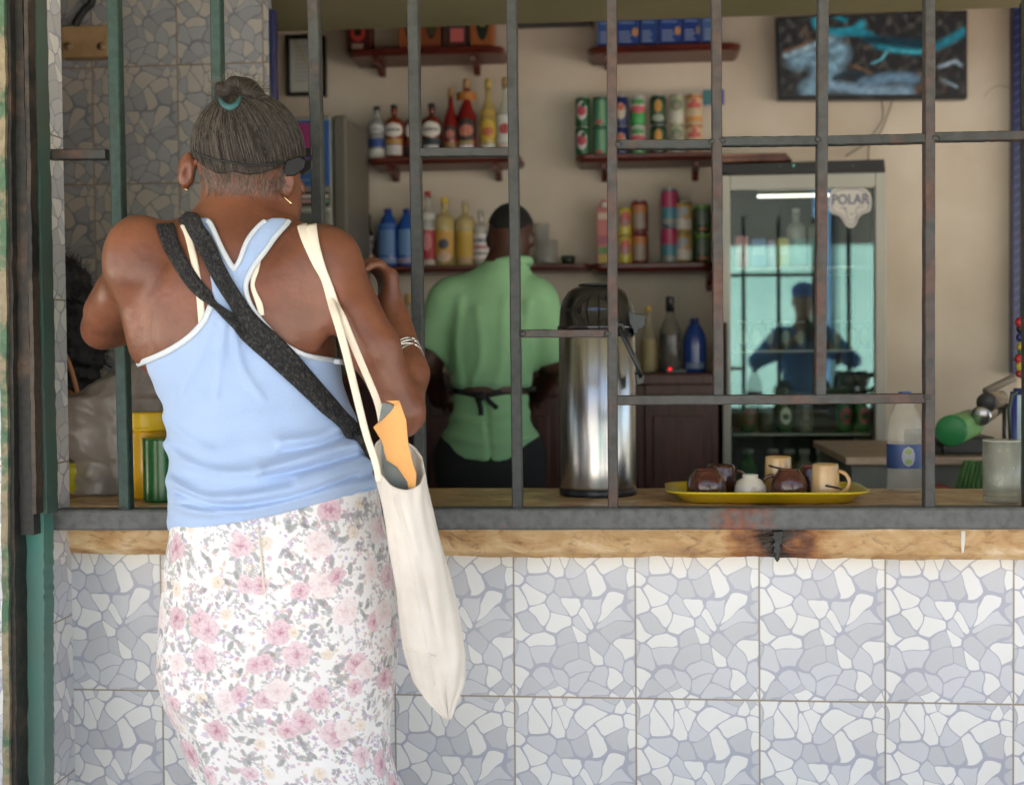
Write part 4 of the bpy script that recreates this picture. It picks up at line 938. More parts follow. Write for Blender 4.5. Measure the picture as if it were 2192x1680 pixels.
def can(px, yb, yt, wp, Y, rgb, bands, label, group, lid=(170, 170, 170), cat='can', name='drink_can'):
    base = P(px, yb, Y); H = P(px, yt, Y).z - base.z; r = wp * mpp(px, yb, Y) / 2
    T = Thing(name, label, cat, base, group)
    body = lathe('body', base, [(0, 0), (r * .78, 0), (r * .98, .06 * H), (r, .09 * H), (r, .90 * H), (r * .86, .965 * H)], solid(rgb, .28), T, 28)
    lathe('lid', base, [(r * .86, .965 * H), (r * .88, .99 * H), (r * .84, H), (r * .80, .975 * H), (0, .975 * H)], mat('can_lid', (.6, .6, .6), .3, 1), T, 24)
    for i, (z0, z1, c, hw, ov, an) in enumerate(bands):
        patch('print', (base.x, base.y), r * 1.003, base.z + (z0 + z1) / 2 * H, (z1 - z0) / 2 * H, hw, solid(c, .35), part(body, T), ov, .0005 + .0004 * i, an)
    return T
Ysh = 5.22; Yit = 5.32
def shelf(x0, x1, ytop, ybot, brs, label, ytop2=None, Y=Ysh, rot=0):
    T = Thing('wall_shelf', label, 'shelf', P((x0 + x1) / 2, ytop, Y), 'mahogany wall shelves')
    a = P(x0, ytop, Y); b = P(x1, ytop2 or ytop, Y); zb_ = P(x0, ybot, Y).z; zt_ = P((x0 + x1) / 2, ((ytop2 or ytop) + ytop) / 2, Y).z; h = mpp((x0 + x1) / 2, ytop, Y) * (ybot - ytop)
    # rounded front corners, moulded lip
    V = []; F = []; r = .05; xs0, xs1 = a.x, b.x
    out = [(xs0, Yb - .002)] + [(xs0 + r - r * math.cos(t), Y + r - r * math.sin(t)) for t in np.linspace(0, math.pi / 2, 7)] + [(xs1 - r + r * math.sin(t), Y + r - r * math.cos(t)) for t in np.linspace(0, math.pi / 2, 7)] + [(xs1, Yb - .002)]
    n = len(out)
    for zz, ins in ((zt_, .004), (zt_ - .004, 0), (zt_ - h * .55, 0), (zt_ - h, .014)):
        cx_ = (xs0 + xs1) / 2
        for x, y in out: V.append((x + (ins if x < cx_ else -ins), y + (ins if y < Yb - .01 else 0), zz))
    for k in range(3): F += [(k * n + i, k * n + (i + 1) % n, (k + 1) * n + (i + 1) % n, (k + 1) * n + i) for i in range(n)]
    F.append(tuple(range(n))); F.append(tuple(3 * n + i for i in range(n - 1, -1, -1)))
    fixn(mesh('board', V, F, M_shelf, T))
    for bx, by in brs:
        c = P(bx, ybot, Y + .1); zl = P(bx, by, Yb - .02).z; zt2 = zt_ - h + .001; L = zt2 - zl
        prof = [(Yb - .004, zt2), (Y + .06, zt2), (Y + .065, zt2 - .02), (Y + .10, zt2 - L * .3), (Yb - .075, zt2 - L * .5), (Yb - .05, zt2 - L * .75), (Yb - .052, zl + .012), (Yb - .03, zl), (Yb - .004, zl)]
        V = []; 
        for s_ in (-1, 1): V += [(c.x + s_ * .0115, y, z) for y, z in prof]
        m_ = len(prof); F = [tuple(range(m_)), tuple(range(2 * m_ - 1, m_ - 1, -1))] + [(i, i + m_, (i + 1) % m_ + m_, (i + 1) % m_) for i in range(m_)]
        bevel(fixn(mesh('bracket', V, F, M_shelf, T)), .003)
    return T, zt_
_, zA1 = shelf(738, 1077, 105, 119, ((808, 165), (1015, 162)), 'upper left wall shelf holding liquor cartons', 98)
_, zA2 = shelf(784, 1112, 334, 349, ((838, 390), (1062, 388)), 'middle left wall shelf with the row of rum bottles')
_, zA3 = shelf(800, 1262, 567, 580, (), 'low left wall shelf behind the head of the man in green')
_, zB1 = shelf(1256, 1587, 95, 109, ((1300, 150),), 'upper right wall shelf holding blue cartons')
_, zB2 = shelf(1230, 1545, 327, 343, ((1293, 390), (1490, 388)), 'middle right wall shelf with two tiers of cans')
_, zB3 = shelf(1262, 1530, 562, 580, ((1313, 640), (1521, 622)), 'low right wall shelf with cans beside the fridge')
def seat(T, z):      # drop a thing so it stands on height z
    d = z - T.loc.z; T.o.location.z += d
# cartons on the top shelves
def carton(x0, x1, yt, yb, rgb, arts, label, group, z, Y=5.28, dep=.09, c2=None):
    T = Thing('carton', label, 'carton', P((x0 + x1) / 2, yb, Y + dep / 2), group)
    b = pbox('box', x0, yt, x1, yb, Y, dep, solid(rgb, .4), T, .002)
    for k, (kind, fx0, fy0, fx1, fy1, c) in enumerate(arts):
        X = lambda f: x0 + (x1 - x0) * f; Z = lambda f: yt + (yb - yt) * f
        if kind == 'r': ngon('print', [(X(fx0), Z(fy0)), (X(fx1), Z(fy0)), (X(fx1), Z(fy1)), (X(fx0), Z(fy1))], Y - .001 - .0012 * k, .001, solid(c, .4), part(b, T))
        else:
            cx, cy, rx, ry = X((fx0 + fx1) / 2), Z((fy0 + fy1) / 2), (x1 - x0) * (fx1 - fx0) / 2, (yb - yt) * (fy1 - fy0) / 2
            ngon('print', [(cx + rx * math.cos(t), cy + ry * math.sin(t)) for t in np.linspace(0, 2 * math.pi, 20, endpoint=False)], Y - .001 - .0012 * k, .001, solid(c, .4), part(b, T))
    T.o.location.z += z - P((x0 + x1) / 2, yb, Y).z
    return T
carton(743, 792, -20, 100, (86, 22, 22), [('r', .08, .05, .8, .93, (60, 20, 16)), ('o', .15, .50, .78, .80, (205, 52, 40)), ('r', .3, .58, .62, .70, (40, 25, 20)), ('r', .2, .84, .70, .96, (170, 140, 120)), ('r', .3, .36, .6, .44, (120, 130, 40))], 'dark red liquor carton standing alone at the left of the top shelf', 'liquor cartons', zA1)
for i, (a, b, c) in enumerate(((853, 894, (168, 84, 40)), (897, 942, (150, 72, 34)))):
    carton(a, b, -20, 99, c, [('o', .3, .05, .85, .80, (30, 38, 26)), ('o', .38, .35, .78, .72, (70, 70, 40)), ('r', .04, .05, .12, .98, (190, 110, 50))], ('amber liquor carton with a dark oval, second from the left on the top shelf', 'amber liquor carton with a dark oval in the middle of the top shelf')[i], 'liquor cartons', zA1)
carton(955, 1002, -20, 99, (60, 40, 44), [('r', .12, .3, .9, .62, (90, 62, 70)), ('r', .18, .62, .8, .86, (214, 96, 92)), ('r', .1, .9, .9, 1, (130, 60, 30))], 'dark liquor carton with a red square print on the top shelf', 'liquor cartons', zA1)
carton(1005, 1057, -20, 98, (172, 92, 40), [('o', .25, .0, .80, .85, (26, 46, 34)), ('r', .42, .45, .64, .6, (150, 150, 60)), ('r', .9, .02, .97, .98, (200, 120, 60))], 'amber liquor carton with a green oval at the right of the top shelf', 'liquor cartons', zA1)
bx = [(1278, 1316), (1317, 1367), (1369, 1408), (1410, 1458), (1460, 1500), (1502, 1545)]
nmb = ['first blue carton from the left on the upper right shelf', 'blue carton with an orange dot, second from the left on the upper right shelf', 'narrow plain blue carton, third on the upper right shelf', 'blue carton with an orange dot, fourth on the upper right shelf', 'blue carton with a faint dot, fifth on the upper right shelf', 'pale blue carton at the right end of the upper right shelf']
for i, (a, b) in enumerate(bx):
    col = [(52, 92, 170), (30, 70, 168), (34, 72, 160), (30, 70, 170), (26, 62, 160), (70, 112, 180)][i]
    arts = [('r', .15, .42 + .05 * j, .82 - .1 * (j % 3), .44 + .05 * j, (130, 160, 205)) for j in range(4)] + [('r', .15, .72 + .05 * j, .62 + .08 * (j % 2), .74 + .05 * j, (150, 175, 215)) for j in range(4)] + [('r', .0, .92, 1, .97, (24, 50, 130))]
    if i in (1, 3, 4): arts.append(('o', .72, .66, .98, .80, (214, 150, 84) if i < 4 else (130, 120, 120)))
    carton(a, b, -40, 92, col, arts, nmb[i], 'blue cartons', zB1, dep=.07)
# framed certificate, tv, dark bar
cf = Thing('framed_certificate', 'black framed certificate with a yellow diagonal line on the rear wall', 'picture frame', P(655, 205, 5.42))
for a, b, c, d in ((612, 75, 620, 205), (689, 77, 697, 206), (620, 75, 689, 83), (620, 197, 689, 205)): pbox('frame', a, b, c, d, 5.415, .03, M_blk, cf, .002)
sh_ = pbox('sheet', 619, 82, 690, 198, 5.425, .004, solid((196, 198, 190), .3), cf, 0)
ngon('print', [(627, 84), (631, 84), (676, 170), (676, 178)], 5.4235, .001, solid((190, 180, 90)), part(sh_, cf))
for k in range(9): ngon('print', [(632, 100 + k * 9), (632 + 34 + 9 * (k % 3), 100 + k * 9), (632 + 34 + 9 * (k % 3), 102.5 + k * 9), (632, 102.5 + k * 9)], 5.4225, .0008, solid((160, 162, 158)), part(sh_, cf))
hb = Thing('wall_lamp', 'thin dark batten high on the rear wall between the shelves', 'light fitting', P(1187, 60, 5.4)); pbox('housing', 1106, 38, 1266, 53, 5.38, .06, solid((34, 34, 42), .4), hb, .006); pbox('end_cap', 1264, 37, 1269, 54, 5.378, .064, M_blk, hb, .004); pbox('end_cap', 1103, 37, 1107, 54, 5.378, .064, M_blk, hb, .004)
# --- television
def tvpic():
    W_, H_ = 300, 140; yy, xx = np.mgrid[0:H_, 0:W_].astype(float); x = xx / W_; y = yy / H_; rg = np.random.default_rng(2)
    def noise(s, o=0):
        n = np.zeros((H_, W_)); 
        for k in range(22): f = rg.uniform(.5, 1.8) * s; a = rg.uniform(0, 6.28); n += np.sin(f * (xx * math.cos(a) + yy * math.sin(a)) + rg.uniform(0, 6.28))
        return n / 22 ** .5
    rock = np.array([.016, .016, .016]) + np.clip(noise(.3), 0, 2)[..., None] * np.array([.030, .025, .020]) + np.clip(noise(.12) - .6, 0, 2)[..., None] * np.clip(noise(.8), 0, 2)[..., None] * np.array([.14, .07, .03])
    img = rock.copy()
    def put(pts, wd, col, soft=.75, al=1):
        nonlocal img
        c = [tuple(v) for v in catmull(pts, 8)]; d = polydist(x * 2.1, y, [(a * 2.1, b) for a, b in c], False); a = np.clip((wd - d) / (wd * soft), 0, 1)[..., None] * al
        tex = (1 + .22 * noise(.25)[..., None]) ; img = img * (1 - a) + np.array(col) * tex * a
    put([(.20, .02), (.22, .12), (.30, .20), (.40, .18), (.45, .10)], .07, (.02, .20, .25)); put([(.30, -.02), (.36, .05)], .05, (.01, .16, .2))
    put([(.32, .2), (.46, .22), (.55, .38), (.70, .45), (.80, .44), (.90, .35), (.99, .24)], .075, (.012, .17, .22)); put([(.60, .43), (.72, .47), (.80, .44)], .03, (.05, .32, .36))
    put([(.48, .30), (.62, .34), (.76, .38)], .09, (.004, .03, .045))
    put([(.10, .55), (.16, .50), (.22, .60), (.22, .80), (.16, .92)], .17, (.15, .24, .29)); put([(.28, .35), (.33, .45), (.30, .60), (.22, .9)], .16, (.15, .25, .30)); put([(.04, .48), (.2, .34), (.28, .28)], .05, (.22, .30, .33))
    put([(.45, .85), (.6, .78), (.72, .8)], .10, (.10, .17, .23)); put([(.30, .88), (.50, .94), (.70, .95)], .10, (.16, .24, .30)); put([(.30, .78), (.36, .72), (.44, .74)], .05, (.01, .025, .035))
    put([(.50, .60), (.55, .55), (.58, .46)], .02, (.10, .35, .40)); put([(.86, .66), (.94, .6), (.97, .64)], .035, (.22, .27, .3)); put([(.88, .82), (.95, .9)], .03, (.15, .2, .22))
    for k in range(9): put([(.06 + .035 * k, .5), (.10 + .035 * k, .58), (.12 + .035 * k, .72)], .008, (.05, .08, .09), al=.7)
    put([(.38, .62), (.44, .66), (.49, .72)], .03, (.12, .07, .04)); put([(.03, .42), (.14, .34)], .025, (.14, .07, .03)); put([(.78, .86), (.74, .95)], .04, (.13, .06, .03))
    d = np.clip(noise(.9), -.6, 1.5)[..., None]; img = np.clip(img * (1 + .18 * d), .002, .6); return img
TVc = [(1660, 38), (2071, 22), (2071, 212), (1666, 214)]
Ytv = 5.36
tv = Thing('television', 'flat television showing a turquoise waterfall high on the rear wall', 'television', P(1866, 120, Ytv))
def tvp(u, v, Y=Ytv):
    a = Vector(P(*TVc[0], Y)).lerp(P(*TVc[1], Y), u); b = Vector(P(*TVc[3], Y)).lerp(P(*TVc[2], Y), u); return a.lerp(b, v)
c4 = [tvp(0, 0), tvp(1, 0), tvp(1, 1), tvp(0, 1)]
V = [(p_.x, Ytv, p_.z) for p_ in c4] + [(p_.x, Ytv + .05, p_.z) for p_ in c4]
bevel(fixn(mesh('casing', V, [(0, 1, 2, 3), (7, 6, 5, 4), (0, 4, 5, 1), (1, 5, 6, 2), (2, 6, 7, 3), (3, 7, 4, 0)], M_blk, tv)), .004)
img = tvpic(); hH, wW = img.shape[:2]; V = []
for j in range(hH):
    for i in range(wW): p_ = tvp(.012 + .976 * i / (wW - 1), .02 + .93 * j / (hH - 1)); V.append((p_.x, Ytv - .0015, p_.z))
idx = np.arange(hH * wW).reshape(hH, wW); Q = np.stack([idx[:-1, :-1], idx[1:, :-1], idx[1:, 1:], idx[:-1, 1:]], -1).reshape(-1, 4)
for _ in range(2): img = (img + np.roll(img, 1, 0) + np.roll(img, -1, 0) + np.roll(img, 1, 1) + np.roll(img, -1, 1)) / 5
mesh('screen', np.array(V), np.ascontiguousarray(Q), vmat('screen_picture', .25, emit=.10), tv, cols=img.reshape(-1, 3))
pbox('badge', 1842, 208, 1872, 211, Ytv - .003, .003, solid((70, 70, 72)), tv, 0)
cb = tube('tv_cable', [P(x, y, 5.42) for x, y in catmull([(1886, 208), (1890, 250), (1878, 275), (1862, 300), (1858, 342)], 6)], .003, solid((120, 108, 95)), None, loc=P(1880, 280, 5.42)); tag(cb, 'thin cable hanging straight down from the television to the fridge', 'cable')
cb = tube('tv_cable', [P(x, y, 5.425) for x, y in catmull([(1912, 208), (1900, 245), (1880, 290), (1850, 310), (1810, 335)], 6)], .0028, solid((110, 100, 90)), None, loc=P(1870, 280, 5.42)); tag(cb, 'second television cable drifting left over the fridge', 'cable')
ck = tube('wall_crack', [P(x, y, Yb - .0005) for x, y in catmull([(2106, 208), (2120, 192), (2140, 184), (2162, 190), (2186, 202)], 4)], .0012, solid((120, 104, 84), .9), None, 5, loc=P(2140, 190, Yb)); tag(ck, 'thin dark crack in the plaster right of the television', 'crack')
nt_ = Thing('wall_card', 'small blue and green card on the wall above the middle can shelf end', 'card', P(1527, 225, 5.3)); pb_ = pbox('card', 1505, 192, 1550, 225, 5.30, .004, solid((40, 70, 160)), nt_, .001); pbox('print', 1507, 194, 1524, 223, 5.2985, .001, solid((50, 120, 120)), part(pb_, nt_), 0)

# --- bottles on the middle left shelf
G1 = 'rum bottles on the middle left shelf'
W3 = (214, 208, 198)
def rum(*a, **k): k.setdefault('group', G1); T = bottle(*a, **k); seat(T, zA2); return T
rum(808, 333, 217, 36, Yit, (190, 190, 185), .55, (24, 26, 34), [(.50, .66, (196, 198, 195), 1.1, True), (.24, .40, (34, 66, 150), 1.2, False), (.04, .20, (200, 200, 192), 1.1, False), (.54, .57, (110, 115, 130), .8, False)], 'clear rum bottle with a black cap and blue band, leftmost on the middle shelf', shape='square')
rum(845, 333, 214, 40, Yit, (150, 56, 26), .9, (24, 26, 34), [(.40, .66, (214, 208, 198), 1.15, True), (.51, .55, (90, 85, 85), .8, False), (.28, .37, (190, 140, 50), 1.0, False), (.08, .26, (196, 190, 184), 1.0, False)], 'amber rum bottle with a white oval label and yellow band, second from the left', shape='square')
rum(887, 333, 216, 40, Yit + .02, (140, 50, 26), .9, (24, 26, 34), [(.40, .66, (214, 208, 198), 1.1, True), (.08, .26, (60, 60, 60), 1.0, False)], 'amber rum bottle mostly hidden behind a window bar', shape='square')
rum(925, 333, 213, 43, Yit, (128, 44, 28), .92, (20, 22, 28), [(.38, .66, (216, 210, 196), 1.15, True), (.50, .54, (90, 85, 85), .8, False), (.24, .36, (36, 52, 58), 1.25, False), (.06, .24, (190, 185, 185), .8, False)], 'amber rum bottle with a white oval label over a dark blue band', shape='square')
rum(966, 333, 180, 33, Yit, (150, 30, 24), .92, (165, 118, 62), [(.26, .46, (60, 40, 34), 1.0, True), (.28, .40, (205, 110, 90), .6, True), (.16, .22, (150, 120, 60), .9, False), (.03, .15, (205, 150, 145), .8, False)], 'red rum bottle with a tan stopper, the shorter of two', shape='tall', capH=.14, neck=.34)
rum(1000, 333, 162, 42, Yit, (150, 28, 26), .92, (170, 128, 70), [(.20, .50, (50, 40, 38), 1.2, True), (.26, .42, (215, 120, 95), .8, True), (.17, .21, (165, 140, 70), .9, False), (.03, .16, (205, 195, 200), .85, False), (.72, .82, (190, 110, 30), 1.5, False)], 'tall dark red rum bottle with a black oval label and tan stopper', shape='tall', capH=.12, neck=.34)
rum(1046, 333, 163, 38, Yit, (206, 176, 84), .6, (196, 160, 62), [(.20, .48, (214, 172, 40), 1.1, True), (.27, .38, (200, 84, 60), .7, True), (.03, .16, (205, 200, 190), .9, False), (.52, .60, (190, 150, 40), 1.0, True)], 'pale gold rum bottle with a yellow label and red disc', shape='tall', capH=.12, neck=.34)
rum(1083, 333, 161, 40, Yit, (205, 205, 185), .6, (168, 132, 78), [(.18, .52, (214, 214, 206), 1.2, False), (.28, .42, (196, 50, 56), .7, True), (.03, .17, (210, 180, 170), .9, False)], 'white rum bottle with a red disc, rightmost on the middle shelf', shape='tall', capH=.12, neck=.34)
# --- low left shelf
G2 = 'bottles on the low left shelf'
def low(*a, **k): k.setdefault('group', G2); T = bottle(*a, **k); seat(T, zA3); return T
low(760, 566, 466, 40, Yit, (22, 30, 22), 1, (20, 22, 20), [(.22, .48, (120, 112, 70), .9, False), (.1, .2, (60, 80, 40), .9, False)], 'squat green black bottle with a dull yellow label beside the grey machine', shape='square', neck=.34)
low(790, 566, 451, 28, Yit, (40, 20, 16), 1, (20, 20, 24), [(.50, .60, (120, 110, 110), 1.0, False), (.06, .24, (196, 140, 110), 1.1, False), (.36, .46, (90, 90, 84), .9, False)], 'slim dark brown bottle with an orange label at its foot', shape='tall')
low(832, 566, 440, 48, Yit, (34, 84, 180), .92, (30, 50, 140), [(.2, .64, (84, 130, 190), .7, False), (.06, .16, (120, 140, 190), .9, False), (.66, .74, (50, 100, 190), .9, True)], 'left of two large blue water bottles on the low shelf', shape='soda')
low(872, 566, 441, 46, Yit, (34, 88, 186), .92, (30, 50, 140), [(.2, .64, (90, 140, 200), .7, False), (.06, .16, (150, 140, 180), .9, False)], 'right of two large blue water bottles, partly behind a window bar', shape='soda')
low(917, 566, 404, 40, Yit, (200, 196, 184), .5, (186, 30, 40), [(.10, .48, (190, 30, 50), 1.2, False), (.20, .46, (214, 120, 120), .5, True), (.62, .70, (190, 192, 180), 1.0, False), (.02, .08, (196, 170, 150), 1, False)], 'clear bottle with a bright red label and red cap', shape='square')
low(953, 566, 418, 46, Yit, (214, 190, 110), .62, (226, 186, 40), [(.14, .52, (216, 160, 60), 1.0, False), (.24, .40, (70, 70, 90), .5, True), (.06, .22, (214, 180, 150), .7, True)], 'pale oil bottle with a yellow cap and orange label', shape='square')
low(997, 566, 424, 42, Yit, (214, 190, 110), .62, (180, 170, 140), [(.12, .52, (214, 168, 50), 1.0, False), (.06, .14, (190, 150, 110), .7, False)], 'golden bottle with a golden label beside the yellow capped one', shape='square')
low(1030, 566, 445, 38, Yit, (200, 196, 186), .5, (170, 165, 155), [(.12, .56, (214, 208, 206), 1.1, False), (.42, .48, (60, 60, 90), 1.0, False), (.30, .36, (190, 80, 80), .8, False), (.2, .24, (60, 60, 90), 1.0, False)], 'clear bottle with a white striped label left of the head of the man in green', shape='square')
dc = Thing('glass_tumbler', 'clear glass on the low shelf right of the head of the man in green', 'glass', P(1170, 566, Yit)); b_ = dc.loc
lathe('body', b_, [(0, .002), (.040, 0), (.043, .01), (.046, .10), (.0445, .10), (.041, .012), (0, .010)], gmat((190, 188, 178), .35, .05), dc); lathe('foot', b_, [(0, 0), (.041, 0), (.043, .006), (0, .006)], gmat((150, 150, 140), .6), dc); seat(dc, zA3)
dc = Thing('glass_tumbler', 'tall slim clear glass standing behind the squat glass on the low shelf', 'glass', P(1160, 566, Yit + .05)); b_ = dc.loc
lathe('body', b_, [(0, .002), (.026, 0), (.028, .01), (.031, .17), (.0295, .17), (.027, .012), (0, .010)], gmat((196, 196, 190), .35, .05), dc); lathe('foot', b_, [(0, 0), (.027, 0), (.028, .006), (0, .006)], gmat((150, 150, 140), .6), dc); seat(dc, zA3)
dc = Thing('small_bowl', 'small dark green bowl at the right end of the low left shelf', 'bowl', P(1216, 566, Yit)); b_ = dc.loc
lathe('body', b_, [(0, .0), (.016, 0), (.026, .012), (.030, .036), (.027, .036), (.022, .012), (0, .006)], solid((36, 52, 34), .3), dc); lathe('foot', b_, [(0, -.0), (.017, -.0), (.017, .003), (0, .003)], solid((28, 40, 28)), dc); seat(dc, zA3)

# --- cans
def stack(px, ys, wp, rgb, bands, words_, group, z, lid=None, bands2=None):
    a = can(px, ys[0], ys[1], wp, Yit - .02, rgb, bands, 'lower ' + words_, group); H = P(px, ys[1], Yit - .02).z - P(px, ys[0], Yit - .02).z; seat(a, z)
    b = can(px, ys[0], ys[1], wp, Yit - .02, rgb, bands2 or bands, 'upper ' + words_, group); seat(b, z + H * .985)
GC = 'cans on the middle right shelf'
o_ = math.pi
stack(1248, (326, 262), 33, (20, 92, 44), [(.2, .85, (196, 190, 190), .7, True, -.1), (.35, .7, (196, 60, 70), .6, True, -.1), (.62, .8, (40, 70, 44), .3, True, .1)], 'green can with a red and white swirl, leftmost on the middle can shelf', GC, zB2)
stack(1286, (326, 262), 33, (70, 140, 104), [(.1, .85, (110, 160, 120), .35, False, .2), (.06, .2, (190, 84, 70), .5, True, -.2), (.9, .97, (30, 80, 50), 1.5, False, 0)], 'pale green can, second from the left on the middle can shelf', GC, zB2)
stack(1329, (326, 262), 33, (30, 44, 104), [(.2, .75, (186, 170, 150), .7, True, 0), (.5, .72, (196, 90, 60), .5, True, 0)], 'navy blue can with an orange spot next to a window bar', GC, zB2)
stack(1366, (326, 262), 33, (60, 170, 80), [(.5, .95, (190, 186, 176), 1.4, False, 0), (.68, .88, (70, 150, 70), 1.0, True, 0), (.4, .66, (206, 84, 94), 1.2, True, 0)], 'white and green can with a pink middle, fourth from the left', GC, zB2)
stack(1409, (326, 262), 35, (28, 62, 44), [(.12, .88, (40, 90, 60), 1.0, True, 0), (.4, .84, (206, 140, 40), .45, True, 0), (.1, .35, (150, 160, 140), .8, True, 0)], 'dark green can with an amber oval, fifth from the left', GC, zB2, bands2=None)
stack(1448, (326, 262), 34, (186, 184, 150), [(.45, .85, (110, 130, 96), .8, True, 0), (.5, .7, (150, 130, 120), .4, True, 0), (.1, .4, (196, 190, 176), 1.0, False, 0)], 'cream can with a green emblem, sixth from the left', GC, zB2)
stack(1486, (326, 262), 36, (206, 180, 140), [(.08, .25, (214, 140, 60), 1.5, False, 0), (.52, .72, (206, 80, 74), .9, True, 0), (.68, .86, (200, 90, 80), .35, True, 0), (.86, .96, (190, 120, 50), 1.5, False, 0)], 'cream and orange can with a red emblem, rightmost on the middle can shelf', GC, zB2)
GD = 'cans on the low right shelf'
stack(1337, (562, 501), 34, (206, 186, 50), [(.3, .8, (170, 110, 110), .8, True, .1), (.55, .85, (206, 70, 60), .5, True, .2), (.1, .9, (170, 190, 220), .15, False, -.9)], 'yellow can with red figures on the low right shelf', GD, zB3)
stack(1369, (562, 494), 37, (140, 26, 34), [(.1, .6, (150, 130, 110), .8, False, 0), (.6, .85, (190, 110, 40), .9, False, 0)], 'dark red can on the low right shelf', GD, zB3)
stack(1434, (562, 482), 37, (70, 140, 160), [(.5, .92, (196, 50, 100), 1.5, False, 0), (.04, .2, (150, 150, 140), 1.0, False, 0)], 'tall blue and pink can on the low right shelf', GD, zB3)
stack(1464, (562, 496), 38, (196, 160, 70), [(.1, .85, (170, 172, 180), .9, True, -.2), (.1, .45, (210, 200, 190), 1.0, False, 0), (.4, .6, (214, 160, 100), .4, True, .3)], 'silver can with a gold rim on the low right shelf', GD, zB3)
stack(1504, (562, 499), 35, (24, 84, 34), [(.3, .8, (90, 104, 92), .8, False, 0), (.84, .96, (110, 160, 50), 1.0, False, 0), (.08, .22, (170, 90, 70), .7, True, 0)], 'green can beside the fridge on the low right shelf', GD, zB3)
T = Thing('juice_carton', 'pink juice carton with a white cap at the left of the low right shelf', 'carton', P(1290, 560, 5.3))
b_ = pbox('box', 1278, 442, 1304, 562, 5.28, .055, solid((206, 104, 100)), T, .003); ngon('gable', [(1279, 443), (1287, 424), (1298, 424), (1304, 443)], 5.285, .045, solid((206, 110, 104)), T, .002)
for a, b, c in ((452, 466, (206, 180, 150)), (500, 520, (170, 80, 96)), (542, 560, (190, 160, 60)), (525, 540, (90, 140, 60))): pbox('print', 1280, a, 1302, b, 5.2785, .001, solid(c), part(b_, T), 0)
V, F = latheVF((0, 0, 0), [(0, 0), (.012, 0), (.012, .014), (0, .014)], 16); c = P(1294, 436, 5.28); mesh('cap', [(c.x + v[0], c.y - v[2] , c.z + v[1]) for v in V], F, solid((214, 208, 196)), T, smooth=True); T.o.location.z += zB3 - P(1290, 562, 5.28).z

# ------------------------------------------------------------------ back counter cabinet
Yk = 4.78
kc = Thing('back_counter', 'dark red wooden cabinet counter along the rear wall', 'cabinet', P(1200, 1000, Yk)); zk = P(1400, 800, Yk).z
x0k = P(640, 900, Yk).x; x1k = P(1543, 900, Yk).x
box('top', (x0k, Yk - .03, zk - .04), (x1k, Yb, zk), M_dwood, kc, .006)
box('carcass', (x0k + .01, Yk, 0), (x1k - .01, Yb, zk - .04), M_dwood, kc, .003)
for a, b in ((905, 1035), (1050, 1195), (1210, 1365), (1380, 1525)):
    d_ = pbox('door', a, 850, b, 1160, Yk - .02, .02, mat('door_wood', lin((84, 42, 32)), .4, c2=lin((60, 28, 22)), scale=8, stretch=(8, 8, 1)), kc, .005)
    pbox('panel', a + 18, 890, b - 18, 1130, Yk - .028, .009, M_dwood, part(d_, kc), .006)
    pbox('drawer', a, 822, b, 846, Yk - .018, .018, M_dwood, kc, .004)
G3 = 'bottles on the back counter'
def kb(*a, **k): k.setdefault('group', G3); T = bottle(*a, **k); seat(T, zk); return T
Ykb = 4.98
kb(1388, 794, 653, 34, Ykb, (170, 160, 130), .4, (210, 160, 40), [(.02, .5, (150, 130, 80), 1.2, False)], 'clear bottle with a yellow cap half full on the back counter', shape='tall', liquid=((150, 124, 74), .5))
kb(1435, 794, 631, 50, Ykb, (120, 116, 108), .5, (34, 32, 34), [], 'bottle of black liquid with a dark cap on the back counter', shape='tall', liquid=((14, 12, 12), .52), capH=.20, neck=.28)
kb(1487, 796, 680, 50, Ykb, (30, 70, 160), .88, (26, 44, 120), [(.08, .18, (110, 130, 170), .8, False)], 'royal blue bottle on the back counter next to the fridge', shape='soda')
kb(873, 794, 620, 32, Ykb, (196, 200, 196), .6, (190, 140, 50), [(.1, .5, (70, 130, 170), 1.1, False)], 'pale bottle with a gold cap behind the bangled arm', shape='tall', capH=.14)
kb(905, 794, 690, 40, Ykb + .03, (60, 110, 150), .85, (40, 60, 120), [(.2, .5, (120, 150, 180), 1.0, False)], 'small blue bottle behind the window bar left of the man in green', shape='soda')
lt = Thing('power_strip', 'small black device with a glowing red light on the back counter', 'power strip', P(1440, 800, 4.85)); pbox('housing', 1425, 790, 1470, 799, 4.83, .05, M_blk, lt, .003)
V, F = latheVF(P(1434, 790, 4.826), [(0, -.007), (.005, -.005), (.007, 0), (.005, .005), (0, .007)], 12); mesh('indicator_light', V, F, mat('red_led', (.8, .02, .03), .4, emit=(1, .03, .05), es=.12), lt, smooth=True); seat(lt, zk + .0)
lt.o.location.z = lt.loc.z
# ------------------------------------------------------------------ grey drinks machine behind the woman's head
vm_ = Thing('drinks_machine', 'grey drinks machine with a blue front behind the head of the person in blue', 'drinks machine', P(690, 790, 5.0))
Yv = 4.88
pbox('cabinet', 600, 248, 712, 800, Yv, .42, mat('machine_grey', lin((150, 148, 138)), .4, bump=.0005), vm_, .01)
V, F = boxV(P(712, 300, Yv).x, P(741, 300, Yv).x, Yv + .004, Yv + .42, zk, P(720, 247, Yv).z); bevel(mesh('side_panel', V, F, solid((112, 106, 92), .5), vm_), .008)
fr_ = pbox('front_panel', 612, 258, 706, 398, Yv - .01, .01, solid((52, 100, 176), .3), vm_, .004)
ngon('print', [(614, 264), (676, 264), (668, 330), (640, 336), (614, 330)], Yv - .0125, .002, solid((170, 54, 120), .3), part(fr_, vm_))
ngon('print', [(640, 330), (668, 330), (664, 352), (640, 356)], Yv - .0125, .002, solid((110, 80, 160), .3), part(fr_, vm_))
